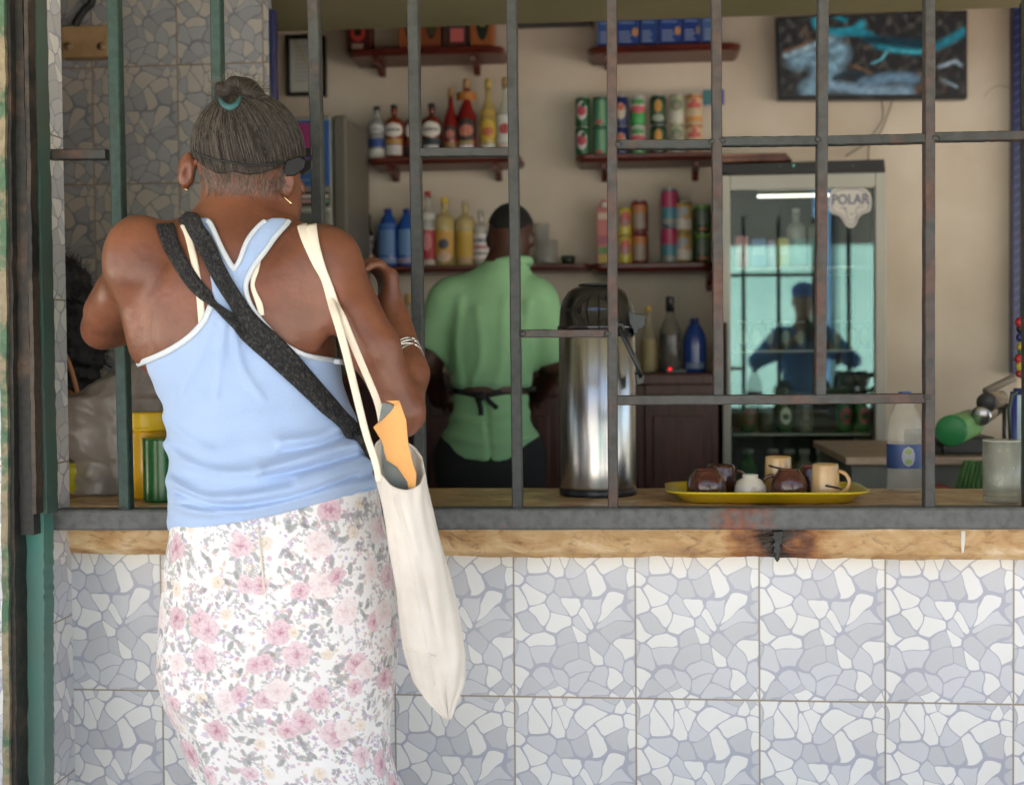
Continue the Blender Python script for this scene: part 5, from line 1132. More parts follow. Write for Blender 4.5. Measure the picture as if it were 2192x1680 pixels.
pbox('print', 640, 384, 690, 387, Yv - .0125, .002, solid((120, 150, 190)), part(fr_, vm_), 0)
pbox('trim', 606, 402, 710, 410, Yv - .012, .012, solid((150, 150, 142), .3), vm_, .002)
for a, b, c in ((640, 670, (196, 150, 146)), (680, 706, (110, 160, 130))):
    k_ = pbox('selection_button', a, 411, b, 440, Yv - .016, .016, solid((40, 30, 30), .3), vm_, .003); pbox('print', a + 4, 417, b - 3, 424, Yv - .018, .002, solid((222, 205, 200)), part(k_, vm_), 0); pbox('print', a + 4, 427, b - 3, 435, Yv - .018, .002, solid(c), part(k_, vm_), 0)
pbox('trim', 606, 446, 706, 452, Yv - .012, .012, solid((200, 200, 192), .3), vm_, .002)
pbox('dispensing_bay', 628, 456, 700, 540, Yv - .008, .008, solid((110, 114, 110), .25), vm_, .004)

# ------------------------------------------------------------------ fridge
fg = Thing('fridge', 'tall glass door drinks fridge with a white frame and black header', 'fridge', P(1720, 1100, 4.9))
Yf = 4.86; M_fr = mat('fridge_white', lin((176, 174, 162)), .4, c2=lin((164, 162, 150)), scale=3, bump=.0004)
fx0, fx1 = P(1546, 700, Yf).x, P(1898, 700, Yf).x; fz1 = P(1720, 372, Yf).z; fzt = P(1720, 344, Yf).z; fzb = .12
gx0, gx1 = P(1564, 700, Yf).x, P(1874, 700, Yf).x; gz1 = P(1720, 404, Yf).z; gz0 = .28
box('left_side', (fx0, Yf + .05, fzb), (fx0 + .03, Yb - .03, fz1), M_fr, fg, .003); box('right_side', (fx1 - .03, Yf + .05, fzb), (fx1, Yb - .03, fz1), M_fr, fg, .003)
box('back_panel', (fx0 + .03, Yb - .06, fzb), (fx1 - .03, Yb - .03, fz1), solid((70, 78, 76), .6), fg, 0)
box('roof', (fx0, Yf + .05, fz1), (fx1, Yb - .03, fzt), M_fr, fg, .003)
box('plinth', (fx0 + .01, Yf + .05, 0), (fx1 - .01, Yb - .1, fzb), M_blkm, fg, .003)
ngon('header', [(1545, 352), (1893, 341), (1896, 368), (1562, 374), (1553, 371), (1545, 371)], Yf - .02, .06, M_blkm, fg, .002)
for a, b, c, d in ((fx0, gx0, fzb, fz1), (gx1, fx1, fzb, fz1)): box('door_frame', (a, Yf, c), (b, Yf + .045, d), M_fr, fg, .004)
for c, d in ((gz1, fz1), (fzb, gz0)): box('door_frame', (gx0, Yf + .001, c), (gx1, Yf + .044, d), M_fr, fg, .004)
m = bpy.data.materials.new('door_glass'); m.use_nodes = True; N = m.node_tree.nodes; L = m.node_tree.links; N.clear(); out = N.new('ShaderNodeOutputMaterial'); mx = N.new('ShaderNodeMixShader'); mx.inputs[0].default_value = .085
g_ = N.new('ShaderNodeBsdfGlossy'); g_.inputs['Roughness'].default_value = .012; g_.inputs['Color'].default_value = (.8, .95, .95, 1); t_ = N.new('ShaderNodeBsdfTransparent'); t_.inputs[0].default_value = (.93, .97, .95, 1)
L.new(t_.outputs[0], mx.inputs[1]); L.new(g_.outputs[0], mx.inputs[2]); L.new(mx.outputs[0], out.inputs[0])
box('glass_door', (gx0, Yf + .02, gz0), (gx1, Yf + .024, gz1), m, fg, 0)
box('door_seal', (gx0, Yf + .030, gz0), (gx0 + .008, Yf + .044, gz1), M_blkm, fg, 0); box('door_seal', (gx1 - .008, Yf + .030, gz0), (gx1, Yf + .044, gz1), M_blkm, fg, 0)
box('handle', (fx0 + .003, Yf - .022, P(1550, 862, Yf).z), (fx0 + .016, Yf - .0005, P(1550, 690, Yf).z), M_blkm, fg, .004)
box('lamp_tube', (P(1625, 404, Yf).x, Yf + .07, gz1 - .022), (P(1790, 404, Yf).x, Yf + .085, gz1 - .010), mat('lit_tube', (.9, .9, .85), .4, emit=(1, .93, .8), es=.25), fg, .003)
for i, (x, c) in enumerate(((1670, (110, 130, 120)), (1699, (60, 190, 150)), (1760, (110, 130, 120)), (1826, (110, 130, 120)))):
    q = P(x, 355, Yf - .022); V, F = latheVF((0, 0, 0), [(0, -.003), (.003, 0), (0, .003)], 10); mesh('indicator_light', [(q.x + a, q.y + b * .4, q.z + c_) for a, b, c_ in V], F, mat('led%d' % i, lin(c), .4, emit=lin(c), es=.25 if i == 1 else .03), fg, smooth=True)
shz = []
for y in (572, 749, 927):
    z = P(1720, y, Yf + .12).z; shz.append(z); box('rack', (gx0 - .0, Yf + .10, z - .008), (gx1 + .0, Yb - .08, z), solid((176, 180, 170), .4), fg, .002)
z = P(1720, 1075, Yf + .12).z; shz.append(z); box('rack', (gx0, Yf + .10, z - .008), (gx1, Yb - .08, z), solid((160, 165, 158), .4), fg, .002)
# sticker on the door: speech bubble outline, bear face lines and lettering
st = Thing('door_sticker', 'white cut out sticker reading POLAR over a bear face on the fridge door', 'sticker', P(1822, 440, Yf))
out_ = catmull([(1786, 404), (1820, 401), (1850, 404), (1864, 418), (1866, 440), (1862, 452), (1848, 458), (1838, 466), (1833, 480), (1824, 488), (1812, 484), (1803, 470), (1796, 462), (1780, 456), (1774, 440), (1776, 414)], 5)
s_ = ngon('backing', [tuple(c) for c in out_], Yf - .002 + .018, .0015, solid((206, 200, 186), .5), st)
cxs, cys = 1821, 436
inn = [(cxs + (c[0] - cxs) * .86, cys + (c[1] - cys) * .87) for c in out_]
for i in range(0, len(inn) - 1, 1):
    pass
tube('outline', [P(x, y, Yf + .0155) for x, y in inn + [inn[0]]], .0016, solid((130, 130, 150)), part(s_, st), 5)
for pts in ([(1806, 445), (1812, 455), (1814, 468), (1822, 474)], [(1838, 443), (1832, 450), (1834, 462), (1826, 472)], [(1798, 446), (1806, 444), (1812, 448)], [(1848, 444), (1840, 442), (1834, 446)], [(1818, 456), (1823, 460), (1829, 456)]):
    tube('bear_line', [P(x, y, Yf + .0153) for x, y in catmull(pts, 4)], .0013, solid((120, 122, 145)), part(s_, st), 5)
def text(txt, x, y, hpx, Y, mt, parent, dep=.001):
    cu = bpy.data.curves.new('t', 'FONT'); cu.body = txt; cu.align_x = 'CENTER'; cu.align_y = 'CENTER'; cu.size = hpx * 1.4 * mpp(x, y, Y); cu.extrude = dep; cu.offset = .0008
    ob = bpy.data.objects.new('t', cu); COL.objects.link(ob); dg = bpy.context.evaluated_depsgraph_get(); me = bpy.data.meshes.new_from_object(ob.evaluated_get(dg)); c = P(x, y, Y)
    V = np.array([(c.x + v.co.x * .86, c.y + v.co.z, c.z + v.co.y) for v in me.vertices]); F = [tuple(p_.vertices) for p_ in me.polygons]; bpy.data.objects.remove(ob)
    return fixn(mesh('lettering', V, F, mt, parent))
text('POLAR', 1820, 428, 21, Yf + .0150, solid((92, 94, 124)), part(s_, st))
# goods inside the fridge
GF = 'bottles and cans inside the fridge'
def inside(T, i): seat(T, shz[i]); return T
Yi = Yf + .19
for i, (x, w_) in enumerate(((1704, 42), (1750, 40))): inside(bottle(x, 572, 440, w_, Yi + .12, (176, 180, 172), .8, (214, 214, 206), [(.1, .5, (120, 170, 170), 1.2, False)], ('clear bottle with a white cap on the top rack of the fridge', 'clear bottle with a white cap on the top rack, right of its twin')[i], group=GF, shape='square', neck=.36), 0)
for i, (a, b, yt, c, l) in enumerate(((1572, 1602, 500, (206, 130, 140), 'pink'), (1606, 1640, 506, (84, 130, 190), 'sky blue'), (1643, 1660, 510, (150, 140, 180), 'lilac'), (1664, 1690, 506, (190, 184, 90), 'yellow'))):
    T = Thing('snack_packet', l + ' packet on the top rack inside the fridge', 'packet', P((a + b) / 2, 572, Yi), GF); q_ = pbox('bag', a, yt, b, 572, Yi, .05, solid(c, .35), T, .008); pbox('print', a + 4, yt + 16, b - 4, yt + 36, Yi - .0015, .001, solid(tuple(int(v * .6 + 80) for v in c)), part(q_, T), 0); inside(T, 0)
for i, x in enumerate((1590, 1618, 1646, 1680, 1712, 1790, 1822, 1850)): inside(can(x, 749, 688, 27, Yi, ((40, 60, 50), (34, 90, 60), (50, 50, 60), (40, 70, 60), (90, 80, 70), (60, 110, 90), (30, 80, 50), (44, 70, 110))[i], [(.2, .7, (120, 130, 110), .7, True, 0)], ('first', 'second', 'third', 'fourth', 'fifth', 'sixth', 'seventh', 'eighth')[i] + ' can from the left on the middle rack of the fridge', GF), 1)
for i, (x, c, c2) in enumerate(((1602, (34, 90, 44), (150, 60, 50)), (1640, (40, 60, 44), (60, 80, 60)), (1679, (34, 96, 40), (206, 210, 190)), (1722, (120, 122, 100), (90, 90, 76)), (1808, (30, 120, 44), (190, 70, 80)), (1846, (34, 140, 56), (214, 110, 120)))):
    inside(can(x, 927, 860, 36, Yi, c, [(.25, .8, c2, .7, True, .1), (.4, .6, c, .4, True, .1)], ('green can with a red mark', 'dark green can', 'green can with a white ring', 'grey gold can', 'bright green can with a red mark', 'bright green can with a pink swirl')[i] + ' on the lower rack of the fridge', GF), 2)
for i, (x, c) in enumerate(((1602, (50, 110, 44)), (1655, (150, 44, 40)), (1690, (130, 110, 40)), (1722, (150, 152, 140)), (1758, (150, 152, 140)), (1800, (176, 60, 66)), (1842, (176, 66, 70)))):
    inside(bottle(x, 1075, 966, 38, Yi, c, 1, (176, 176, 168), [(.1, .5, tuple(int(v * .7) for v in c), 1.2, False)], ('green', 'red', 'olive', 'first of two grey', 'second of two grey', 'first of two pink red', 'second of two pink red')[i] + ' bottle on the bottom rack of the fridge', group=GF, shape='square', neck=.5, capR=.6), 3)
tk_ = Thing('wooden_tray', 'reddish wooden tray lying on top of the fridge', 'tray', P(1620, 346, 5.0)); ngon('tray_body', [(1540, 330), (1682, 327), (1697, 344), (1540, 348)], 4.95, .25, mat('red_wood', lin((156, 108, 86)), .5, c2=lin((100, 52, 40)), scale=12), tk_, .004); ngon('rail', [(1546, 336), (1676, 333), (1680, 337), (1546, 340)], 4.944, .005, solid((90, 44, 34)), tk_)

# ================================================================== MAN IN GREEN BEHIND THE COUNTER
M_skin2 = mat('dark_skin', (.085, .034, .022), .45, c2=(.065, .026, .018), scale=8, bump=.0006, bscale=120, sss=.04)
def head_face(S, c, f, s=1.0, k=.02):
    """skull, jaw, nose, lips and ears round centre c looking along f"""
    c = Vector(c); f = Vector(f).normalized(); u = Vector((0, 0, 1)); r = f.cross(u).normalized(); u = r.cross(f)
    az = math.atan2(-f.x, f.y)
    S.ell(c + u * .02 * s, (.075 * s, .093 * s, .092 * s), (0, 0, az), k=k)
    S.ell(c + f * .025 * s - u * .045 * s, (.058 * s, .070 * s, .072 * s), (0, 0, az), k=k)
    S.ell(c + f * .062 * s - u * .095 * s, (.026 * s, .024 * s, .020 * s), k=k)
    S.cone(c + f * .092 * s + u * .004 * s, c + f * .112 * s - u * .030 * s, .008 * s, .013 * s, k=.008)
    for sg in (-1, 1):
        S.ell(c + r * sg * .076 * s - u * .012 * s, (.010 * s, .018 * s, .030 * s), (0, .15 * sg, az), k=.006)
        S.cone(c + f * .088 * s + r * sg * .018 * s - u * .062 * s, c + f * .092 * s - u * .062 * s, .006 * s, .008 * s, k=.006)
        S.ell(c + f * .088 * s + r * sg * .030 * s + u * .004 * s, (.014 * s, .012 * s, .010 * s), k=.006, sub=True)
    return r, u
def eyes(T, c, f, s=1.0):
    c = Vector(c); f = Vector(f).normalized(); r = f.cross(Vector((0, 0, 1))).normalized()
    for sg in (-1, 1):
        e = c + f * .080 * s + r * sg * .030 * s + Vector((0, 0, .004)) * s
        mesh('eye', *latheVF(e, [(0, -.010), (.007, -.007), (.010, 0), (.007, .007), (0, .010)], 12), solid((225, 220, 210), .2), T, smooth=True)
def build_barman():
    Y0 = 4.30
    T = Thing('person', 'person in a green polo shirt with black apron ties, back turned, behind the counter', 'person', (P(1050, 1000, Y0).x, Y0, 0))
    q = lambda x, y, Y=Y0: tuple(P(x, y, Y)); m = mpp(1050, 700, Y0)
    def torso(S):
        S.cone(q(978, 634), q(1138, 636), .052, .052, k=.05); S.cone(q(1066, 596), q(985, 634), .050, .046, k=.04); S.cone(q(1080, 596), q(1132, 636), .050, .046, k=.04)
        S.ell(q(1052, 715), (.136, .105, .16), k=.05); S.ell(q(1050, 820), (.124, .100, .17), k=.05); S.ell(q(1050, 960), (.142, .120, .14), k=.05)
        S.cone(q(1068, 610), q(1088, 575, Y0 + .02), .070, .058, k=.04)
        return S
    def arms(S, d=0):
        S.cone(q(957, 648), q(918, 775, Y0 + .03), .052 + d, .047 + d, k=.04); S.cone(q(1152, 650), q(1186, 770, Y0 + .04), .052 + d, .047 + d, k=.04)
    S = torso(SDF(.03)); arms(S)
    for e, w_, dx in ((q(915, 775, Y0 + .03), q(940, 855, Y0 + .26), 1), (q(1192, 770, Y0 + .04), q(1150, 845, Y0 + .26), -1)):
        S.cone(e, w_, .044, .030, k=.03); hand(S, w_, (.3 * dx, 1, -.2), (0, 0, 1), (dx, 0, 0), 1.0, .6)
    S.cone(q(1070, 600), q(1092, 520, Y0 + .02), .062, .056, k=.03)
    hc = Vector(q(1093, 508, Y0 + .06)); f = Vector((.15, 1, -.22)); head_face(S, hc, f, .97)
    for sx in (-1, 1):
        hip = P(1050 + sx * 58, 1000, Y0); kn = Vector((hip.x, Y0, .50)); an = Vector((hip.x, Y0 - .02, .08))
        S.cone(hip, kn, .085, .058, k=.04); S.cone(kn, an, .055, .038, k=.03); S.cone(an, (an.x, an.y + .16, .04), .042, .036, k=.03)
    F, o, h = S.grid(.008); body, BV, BQ = sdfmesh('body', F, o, h, M_skin2, T, 1); eyes(T, hc, f, .97)
    # shirt
    S2 = torso(SDF(.03)); arms(S2, .008)
    F, o, h = S2.grid(.0065, margin=.07); G = gpts(F, o, h); X, Yp_ = proj(G)
    reg = [(850, 730), (880, 600), (930, 540), (1030, 538), (1050, 548), (1085, 552), (1128, 545), (1200, 570), (1250, 640), (1250, 770), (1206, 772), (1156, 786), (1150, 800), (1152, 880), (1160, 984), (1120, 992), (1000, 985), (950, 966), (926, 930), (948, 850), (955, 788), (948, 774), (925, 752), (895, 738)]
    rd = polydist(X, Yp_, reg) * m
    puff = .008 + .016 * np.clip((Yp_ - 870) / 100, 0, 1) - .016 * np.exp(-((Yp_ - 836) / 10) ** 2)
    for pts, am, sg in (([(985, 640), (975, 740), (985, 830)], .010, 10), ([(1080, 640), (1075, 760), (1060, 830)], .008, 10), ([(1130, 650), (1125, 760), (1130, 825)], .009, 10), ([(1020, 660), (1030, 760), (1010, 820)], .007, 9),
                        ([(960, 890), (1050, 905), (1140, 880)], .008, 9), ([(950, 930), (1060, 950), (1150, 930)], .008, 9), ([(1040, 870), (1050, 980)], -.008, 6)):
        puff = puff + am * np.exp(-(polydist(X, Yp_, [tuple(c) for c in catmull(pts, 5)], False) / sg) ** 2)
    M_sh = mat('green_pique', lin((150, 196, 150)), .85, c2=lin((138, 184, 140)), scale=5, bump=.001, bscale=200, spec=.2)
    sh, SV, SQ = sdfmesh('polo_shirt', np.maximum(F - puff, rd), o, h, M_sh, T, 2)
    # collar
    c0 = Vector(q(1086, 566, Y0 + .02)); ring = [c0 + Vector((.070 * math.cos(t), .066 * math.sin(t), .010 * math.cos(t + .5) - .0)) for t in np.linspace(0, 2 * math.pi, 32)]
    tube('collar', ring, .016, M_sh, part(sh, T), 10, flat=1.0)
    # trousers and apron
    S3 = SDF(.04); S3.ell(q(1050, 990), (.165, .14, .13), k=.05)
    for sx in (-1, 1):
        hip = P(1050 + sx * 52, 980, Y0); kn = Vector((hip.x, Y0, .50)); an = Vector((hip.x, Y0 - .02, .09)); S3.cone(hip, kn, .105, .075, k=.05); S3.cone(kn, an, .075, .062, k=.03)
    F, o, h = S3.grid(.01); sdfmesh('trousers', F, o, h, mat('black_cloth', (.014, .014, .016), .9, bump=.001), T, 1)
    bs = bvh_of((SV, SQ)); M_tie = mat('black_tape', (.012, .012, .012), .8)
    ap = drape('apron_tie', [(955, 828), (985, 838), (1030, 848), (1060, 843), (1100, 836), (1147, 832)], 15 * 1.45, bs, M_tie, T, .003, .002, maxY=4.5)
    drape('apron_tie', [(1022, 846), (1028, 866), (1030, 890)], 20, bs, M_tie, T, .006, .003, maxY=4.5); drape('apron_tie', [(1036, 846), (1050, 860), (1064, 874)], 18, bs, M_tie, T, .006, .003, maxY=4.5)
    V, F_ = latheVF(P(1030, 848, Y0 - .14), [(0, -.016), (.014, -.008), (.016, 0), (.014, .008), (0, .016)], 12); mesh('knot', V, F_, M_tie, T, smooth=True)
    # hair: close cropped
    S4 = SDF(.02); r_, u_ = head_face(S4, hc, f, .97); F, o, h = S4.grid(.005, margin=.02); G = gpts(F, o, h); X, Yp_ = proj(G)
    hd = polydist(X, Yp_, [(1020, 400), (1170, 400), (1150, 488), (1134, 480), (1118, 490), (1060, 490), (1046, 478), (1030, 488)]) * m
    ears = np.abs((G - np.array(hc)) @ np.array(r_)) - .071
    sdfmesh('hair', np.maximum(np.maximum(F - .004, hd), ears), o, h, mat('short_black_hair', (.010, .009, .009), .9, bump=.002, bscale=300), T, 1)
build_barman()

# ================================================================== PERSON BEHIND THE PIER, PLASTIC BAG, BOWL
def build_left_person():
    Y0 = 3.22
    T = Thing('person', 'person with a thick mass of black hair, mostly hidden behind the tiled pier', 'person', (P(95, 1000, Y0).x, Y0, 0))
    q = lambda x, y, Y=Y0: tuple(P(x, y, Y)); S = SDF(.03)
    hc = Vector(q(100, 700)); f = Vector((-.9, -.3, 0)); head_face(S, hc, f, 1.0)
    S.cone(hc - Vector((0, 0, .08)), q(95, 840), .055, .06, k=.03); S.cone(q(10, 890), q(135, 890), .055, .055, k=.05); S.ell(q(70, 980), (.15, .10, .22), k=.05); S.ell(q(70, 1150), (.15, .12, .2), k=.05)
    S.cone(q(150, 905), q(166, 1030, Y0 - .02), .047, .040, k=.03); S.cone(q(166, 1030, Y0 - .02), q(120, 1080, Y0 - .16), .038, .028, k=.02); hand(S, q(120, 1080, Y0 - .16), (-.8, -.5, .1), (0, 0, 1), (0, -1, 0), 1, .5)
    S.cone(q(0, 905), q(-20, 1030), .047, .040, k=.03); S.cone(q(-20, 1030), q(20, 1080, Y0 - .18), .038, .028, k=.02); hand(S, q(20, 1080, Y0 - .18), (.8, -.5, .1), (0, 0, 1), (0, -1, 0), 1, .5)
    for sx in (-1, 1): a = P(70 + sx * 65, 1200, Y0); S.cone(a, (a.x, Y0, .5), .085, .06, k=.04); S.cone((a.x, Y0, .5), (a.x, Y0, .08), .055, .04, k=.03); S.cone((a.x, Y0, .05), (a.x - .12, Y0 - .05, .04), .042, .034, k=.02)
    F, o, h = S.grid(.009); sdfmesh('body', F, o, h, mat('warm_skin', (.30, .13, .07), .45, sss=.05), T, 1); eyes(T, hc, f)
    S2 = SDF(.03); S2.cone(q(10, 890), q(135, 890), .058, .058, k=.05); S2.ell(q(70, 980), (.158, .108, .23), k=.05); S2.ell(q(70, 1150), (.158, .13, .2), k=.05)
    F, o, h = S2.grid(.009); G = gpts(F, o, h); X, Y_ = proj(G); sdfmesh('vest', np.maximum(F - .004, (860 - Y_) * .001), o, h, mat('black_vest', (.015, .015, .017), .8), T, 1)
    S5 = SDF(.03)
    for sx in (-1, 1): a = P(70 + sx * 60, 1190, Y0); S5.cone(a, (a.x, Y0, .1), .10, .07, k=.04)
    F, o, h = S5.grid(.012); sdfmesh('trousers', F, o, h, solid((40, 44, 60), .9), T, 1)
    drape_pts = [P(x, y, Y0 - .10) for x, y in catmull([(140, 760), (152, 790), (163, 830), (168, 860)], 4)]; tube('strap', drape_pts, .006, solid((196, 128, 76), .6), T, 8)
    rg = np.random.default_rng(9); S3 = SDF(.02)
    for y, x, r in ((605, 118, .075), (650, 145, .072), (690, 150, .080), (735, 158, .078), (780, 148, .072), (815, 140, .055), (640, 90, .09), (720, 80, .10), (790, 95, .08)): S3.ell(q(x, y, Y0 + .03), (r, r, r), k=.04)
    F, o, h = S3.grid(.006); G = gpts(F, o, h); F = F + .004 * (np.sin(G[..., 0] * 160) * np.sin(G[..., 1] * 170) + np.sin(G[..., 2] * 150 + G[..., 0] * 60))
    hr, HV, HQ = sdfmesh('hair', F, o, h, mat('black_hair', (.010, .009, .010), .7, bump=.004, bscale=120), T, 0)
    SV = []; SF = []; c = np.array(q(110, 710, Y0 + .03))
    for i in rg.choice(len(HV), 1500):
        a = Vector(HV[i]); d = Vector(HV[i] - c).normalized(); s1 = Vector(rg.normal(size=3)) * .008; L = rg.uniform(.004, .022)
        vv, ff = tubeVF([a, a + d * L * .5 + s1, a + d * L + s1 * .3], [.0009, .0008, .0003], 3, caps=False); b = len(SV); SV += vv; SF += [tuple(x + b for x in f_) for f_ in ff]
    mesh('curls', SV, SF, mat('black_hair', (.01, .009, .01)), part(hr, T))
build_left_person()
zc = zt + .0005
def crumple(name, label, cat, cx, cy, Y, rx, ry, rz, mt, shape, n=(64, 48)):
    T = Thing(name, label, cat, (P(cx, cy, Y).x, Y, zc)); V = []; rg = np.random.default_rng(4)
    ph = rg.uniform(0, 6, (10, 3)); fq = rg.uniform(3, 14, (10, 3))
    for j in range(n[1] + 1):
        v = j / n[1]
        for i in range(n[0]):
            t = 2 * math.pi * i / n[0]; x0, x1 = shape(v); dirn = np.array([math.cos(t), math.sin(t), v * 2])
            d = sum(abs(math.sin(fq[k] @ dirn + ph[k, 0])) for k in range(10)) / 10 - .6
            r = 1 + .22 * d
            cxx = (x0 + x1) / 2; hw = (x1 - x0) / 2; V.append((T.loc.x + cxx * rx + math.cos(t) * hw * rx * r, Y + math.sin(t) * ry * r * (hw ** .5), zc + v * rz + .006 * d * math.sin(v * 3.1)))
    F = [(j * n[0] + i, j * n[0] + (i + 1) % n[0], (j + 1) * n[0] + (i + 1) % n[0], (j + 1) * n[0] + i) for j in range(n[1]) for i in range(n[0])]
    V.append((T.loc.x, Y, zc)); V.append((V[n[1] * n[0]][0], Y, zc + rz)); 
    F += [(i, (i + 1) % n[0], len(V) - 2)[::-1] for i in range(n[0])] + [(n[1] * n[0] + i, n[1] * n[0] + (i + 1) % n[0], len(V) - 1) for i in range(n[0])]
    return T, mesh('film', V, F, mt, T, smooth=True)
M_film = mat('cloudy_plastic', lin((170, 158, 148)), .28, c2=lin((132, 120, 112)), scale=9, alpha=.72, bump=.004, bscale=22, spec=.6)
T, _f = crumple('plastic_bag', 'large crumpled cloudy plastic bag standing on the counter', 'bag', 262, 1050, 2.93, .105, .085, P(300, 765, 2.93).z - zc, M_film, lambda v: (-1.05 - .35 * math.sin(v * 3.1) * (v > .25), 1.0) if v < .72 else (-1.0 + (v - .72) * 5.0, 1.15))
_k, _ = 0, 0
kt = tube('gathered_top', [P(300, 790, 2.93), P(318, 768, 2.93), P(332, 752, 2.93)], [.03, .016, .024], M_film, T, 14)
T = Thing('bowl', 'yellow plastic bowl on the counter beside the tiled pier', 'bowl', (P(150, 1050, 2.9).x, 2.92, zc))
lathe('body', T.loc, [(0, 0), (.030, 0), (.034, .004), (.052, .045), (.056, .068), (.053, .068), (.049, .045), (.03, .008), (0, .006)], mat('yellow_green_plastic', lin((186, 178, 46)), .35), T); lathe('rim', T.loc, [(.055, .064), (.060, .066), (.060, .070), (.054, .070)], mat('yellow_green_plastic', (1, 1, 0)), T)
T = Thing('jar', 'tall yellow plastic jar with a screw collar behind the person in blue', 'jar', (P(318, 1060, 2.82).x, 2.82, zc)); r = .044; Hj = P(318, 882, 2.82).z - zc
M_yj = mat('yellow_plastic', lin((226, 176, 30)), .3, c2=lin((214, 158, 24)), scale=4, coat=.3)
lathe('body', T.loc, [(0, 0), (r * .95, 0), (r, .005), (r, Hj * .62), (r * .98, Hj * .70), (r * .86, Hj * .76), (r * .86, Hj * .79)], M_yj, T, 40)
lathe('lid', T.loc, [(r * .88, Hj * .78), (r * .96, Hj * .79), (r * .96, Hj * .82), (r * .90, Hj * .83), (r * .94, Hj * .86), (r * .96, Hj * .98), (r * .92, Hj), (0, Hj)], mat('yellow_lid', lin((232, 190, 36)), .35), T, 40)
T = Thing('beaker', 'dark green ribbed plastic beaker beside the yellow jar', 'beaker', (P(352, 1062, 2.76).x, 2.76, zc)); r = .044; Hj = P(350, 937, 2.76).z - zc
pr = [(0, 0), (r * .94, 0)] + [(r * (1 - .012 * (k % 2)), Hj * (.02 + .94 * k / 44)) for k in range(45)] + [(r, Hj), (r * .93, Hj), (r * .9, Hj * .1), (0, Hj * .06)]
lathe('body', T.loc, pr, mat('green_plastic', lin((24, 96, 34)), .28, coat=.3), T, 48); lathe('rim', T.loc, [(r * .99, Hj * .985), (r * 1.02, Hj * .99), (r * 1.02, Hj * 1.005), (r * .93, Hj * 1.005)], mat('green_plastic', (0, 0, 0)), T, 48)
# junction box on the partition
T = Thing('junction_box', 'beige junction box with a black cable on the dim tiled partition', 'electrical box', P(180, 90, 3.66))
pbox('cover', 131, 55, 231, 123, 3.655, .045, mat('beige_plastic', lin((184, 152, 112)), .5, c2=lin((160, 128, 90)), scale=12), T, .004)
for x in (146, 217):
    V, F = latheVF((0, 0, 0), [(.012, -.002), (.012, .002), (.008, .003), (.008, 0)], 14); c = P(x, 100, 3.652); mesh('knockout', [(c.x + a, c.y + z_, c.z + b) for a, b, z_ in V], F, solid((150, 116, 78)), T, smooth=True)
tube('cable', [P(x, y, 3.66) for x, y in catmull([(160, 56), (168, 40), (182, 20), (196, 6), (204, -30)], 5)], .011, M_blkm, T, 8)

# ================================================================== ON THE COUNTER
# thermos
cx0 = P(1280, 1050, 2.90); T = Thing('air_pot', 'tall steel vacuum air pot with a black pump top on the counter', 'air pot', (cx0.x, 2.90, zc)); r = 82 * mpp(1280, 900, 2.90); Zt = lambda y: P(1280, y, 2.90).z - zc
C_ = (cx0.x, 2.90, zc)
lathe('base_ring', C_, [(0, 0), (r * 1.0, 0), (r * 1.01, .004), (r * 1.01, .014), (r * .98, .016), (0, .016)], M_blk, T, 64)
lathe('steel_body', C_, [(r * .985, .014), (r * .995, .02), (r * .995, Zt(722)), (r * .95, Zt(718))], M_steel, T, 96)
b_ = lathe('pump_top', C_, [(r * .96, Zt(728)), (r * .99, Zt(722)), (r * 1.0, Zt(706)), (r * 1.03, Zt(704)), (r * 1.03, Zt(698)), (r * .99, Zt(696)), (r * .96, Zt(664)), (r * .88, Zt(642)), (r * .74, Zt(624)), (r * .56, Zt(615)), (0, Zt(613))], mat('glossy_black', (.012, .012, .013), .12, coat=.5), T, 64)
lathe('press_button', (C_[0], C_[1], C_[2]), [(0, Zt(612)), (r * .46, Zt(613)), (r * .48, Zt(611)), (r * .46, Zt(608)), (0, Zt(607))], M_blk, part(b_, T), 32)
Ysp = 2.86
ngon('spout', [(1345, 662), (1356, 670), (1372, 672), (1382, 676), (1383, 687), (1380, 690), (1380, 700), (1374, 704), (1366, 706), (1365, 716), (1356, 716), (1354, 704), (1345, 700)], Ysp, .03, M_blk, T, .003)
hp = [Vector(P(x, y, Y)) for x, y, Y in ((1325, 700, 2.82), (1338, 725, 2.815), (1352, 755, 2.815), (1366, 785, 2.82), (1372, 805, 2.83))]; tube('carry_handle', hp, [.010, .011, .010, .009, .009], M_blk, T, 10, flat=.5)
ngon('handle_pivot', [(1318, 690), (1334, 690), (1338, 708), (1326, 716), (1316, 708)], 2.822, .02, M_blk, T, .003)
ngon('handle_end', [(1358, 798), (1380, 800), (1378, 822), (1362, 826)], 2.83, .02, M_blk, T, .003)
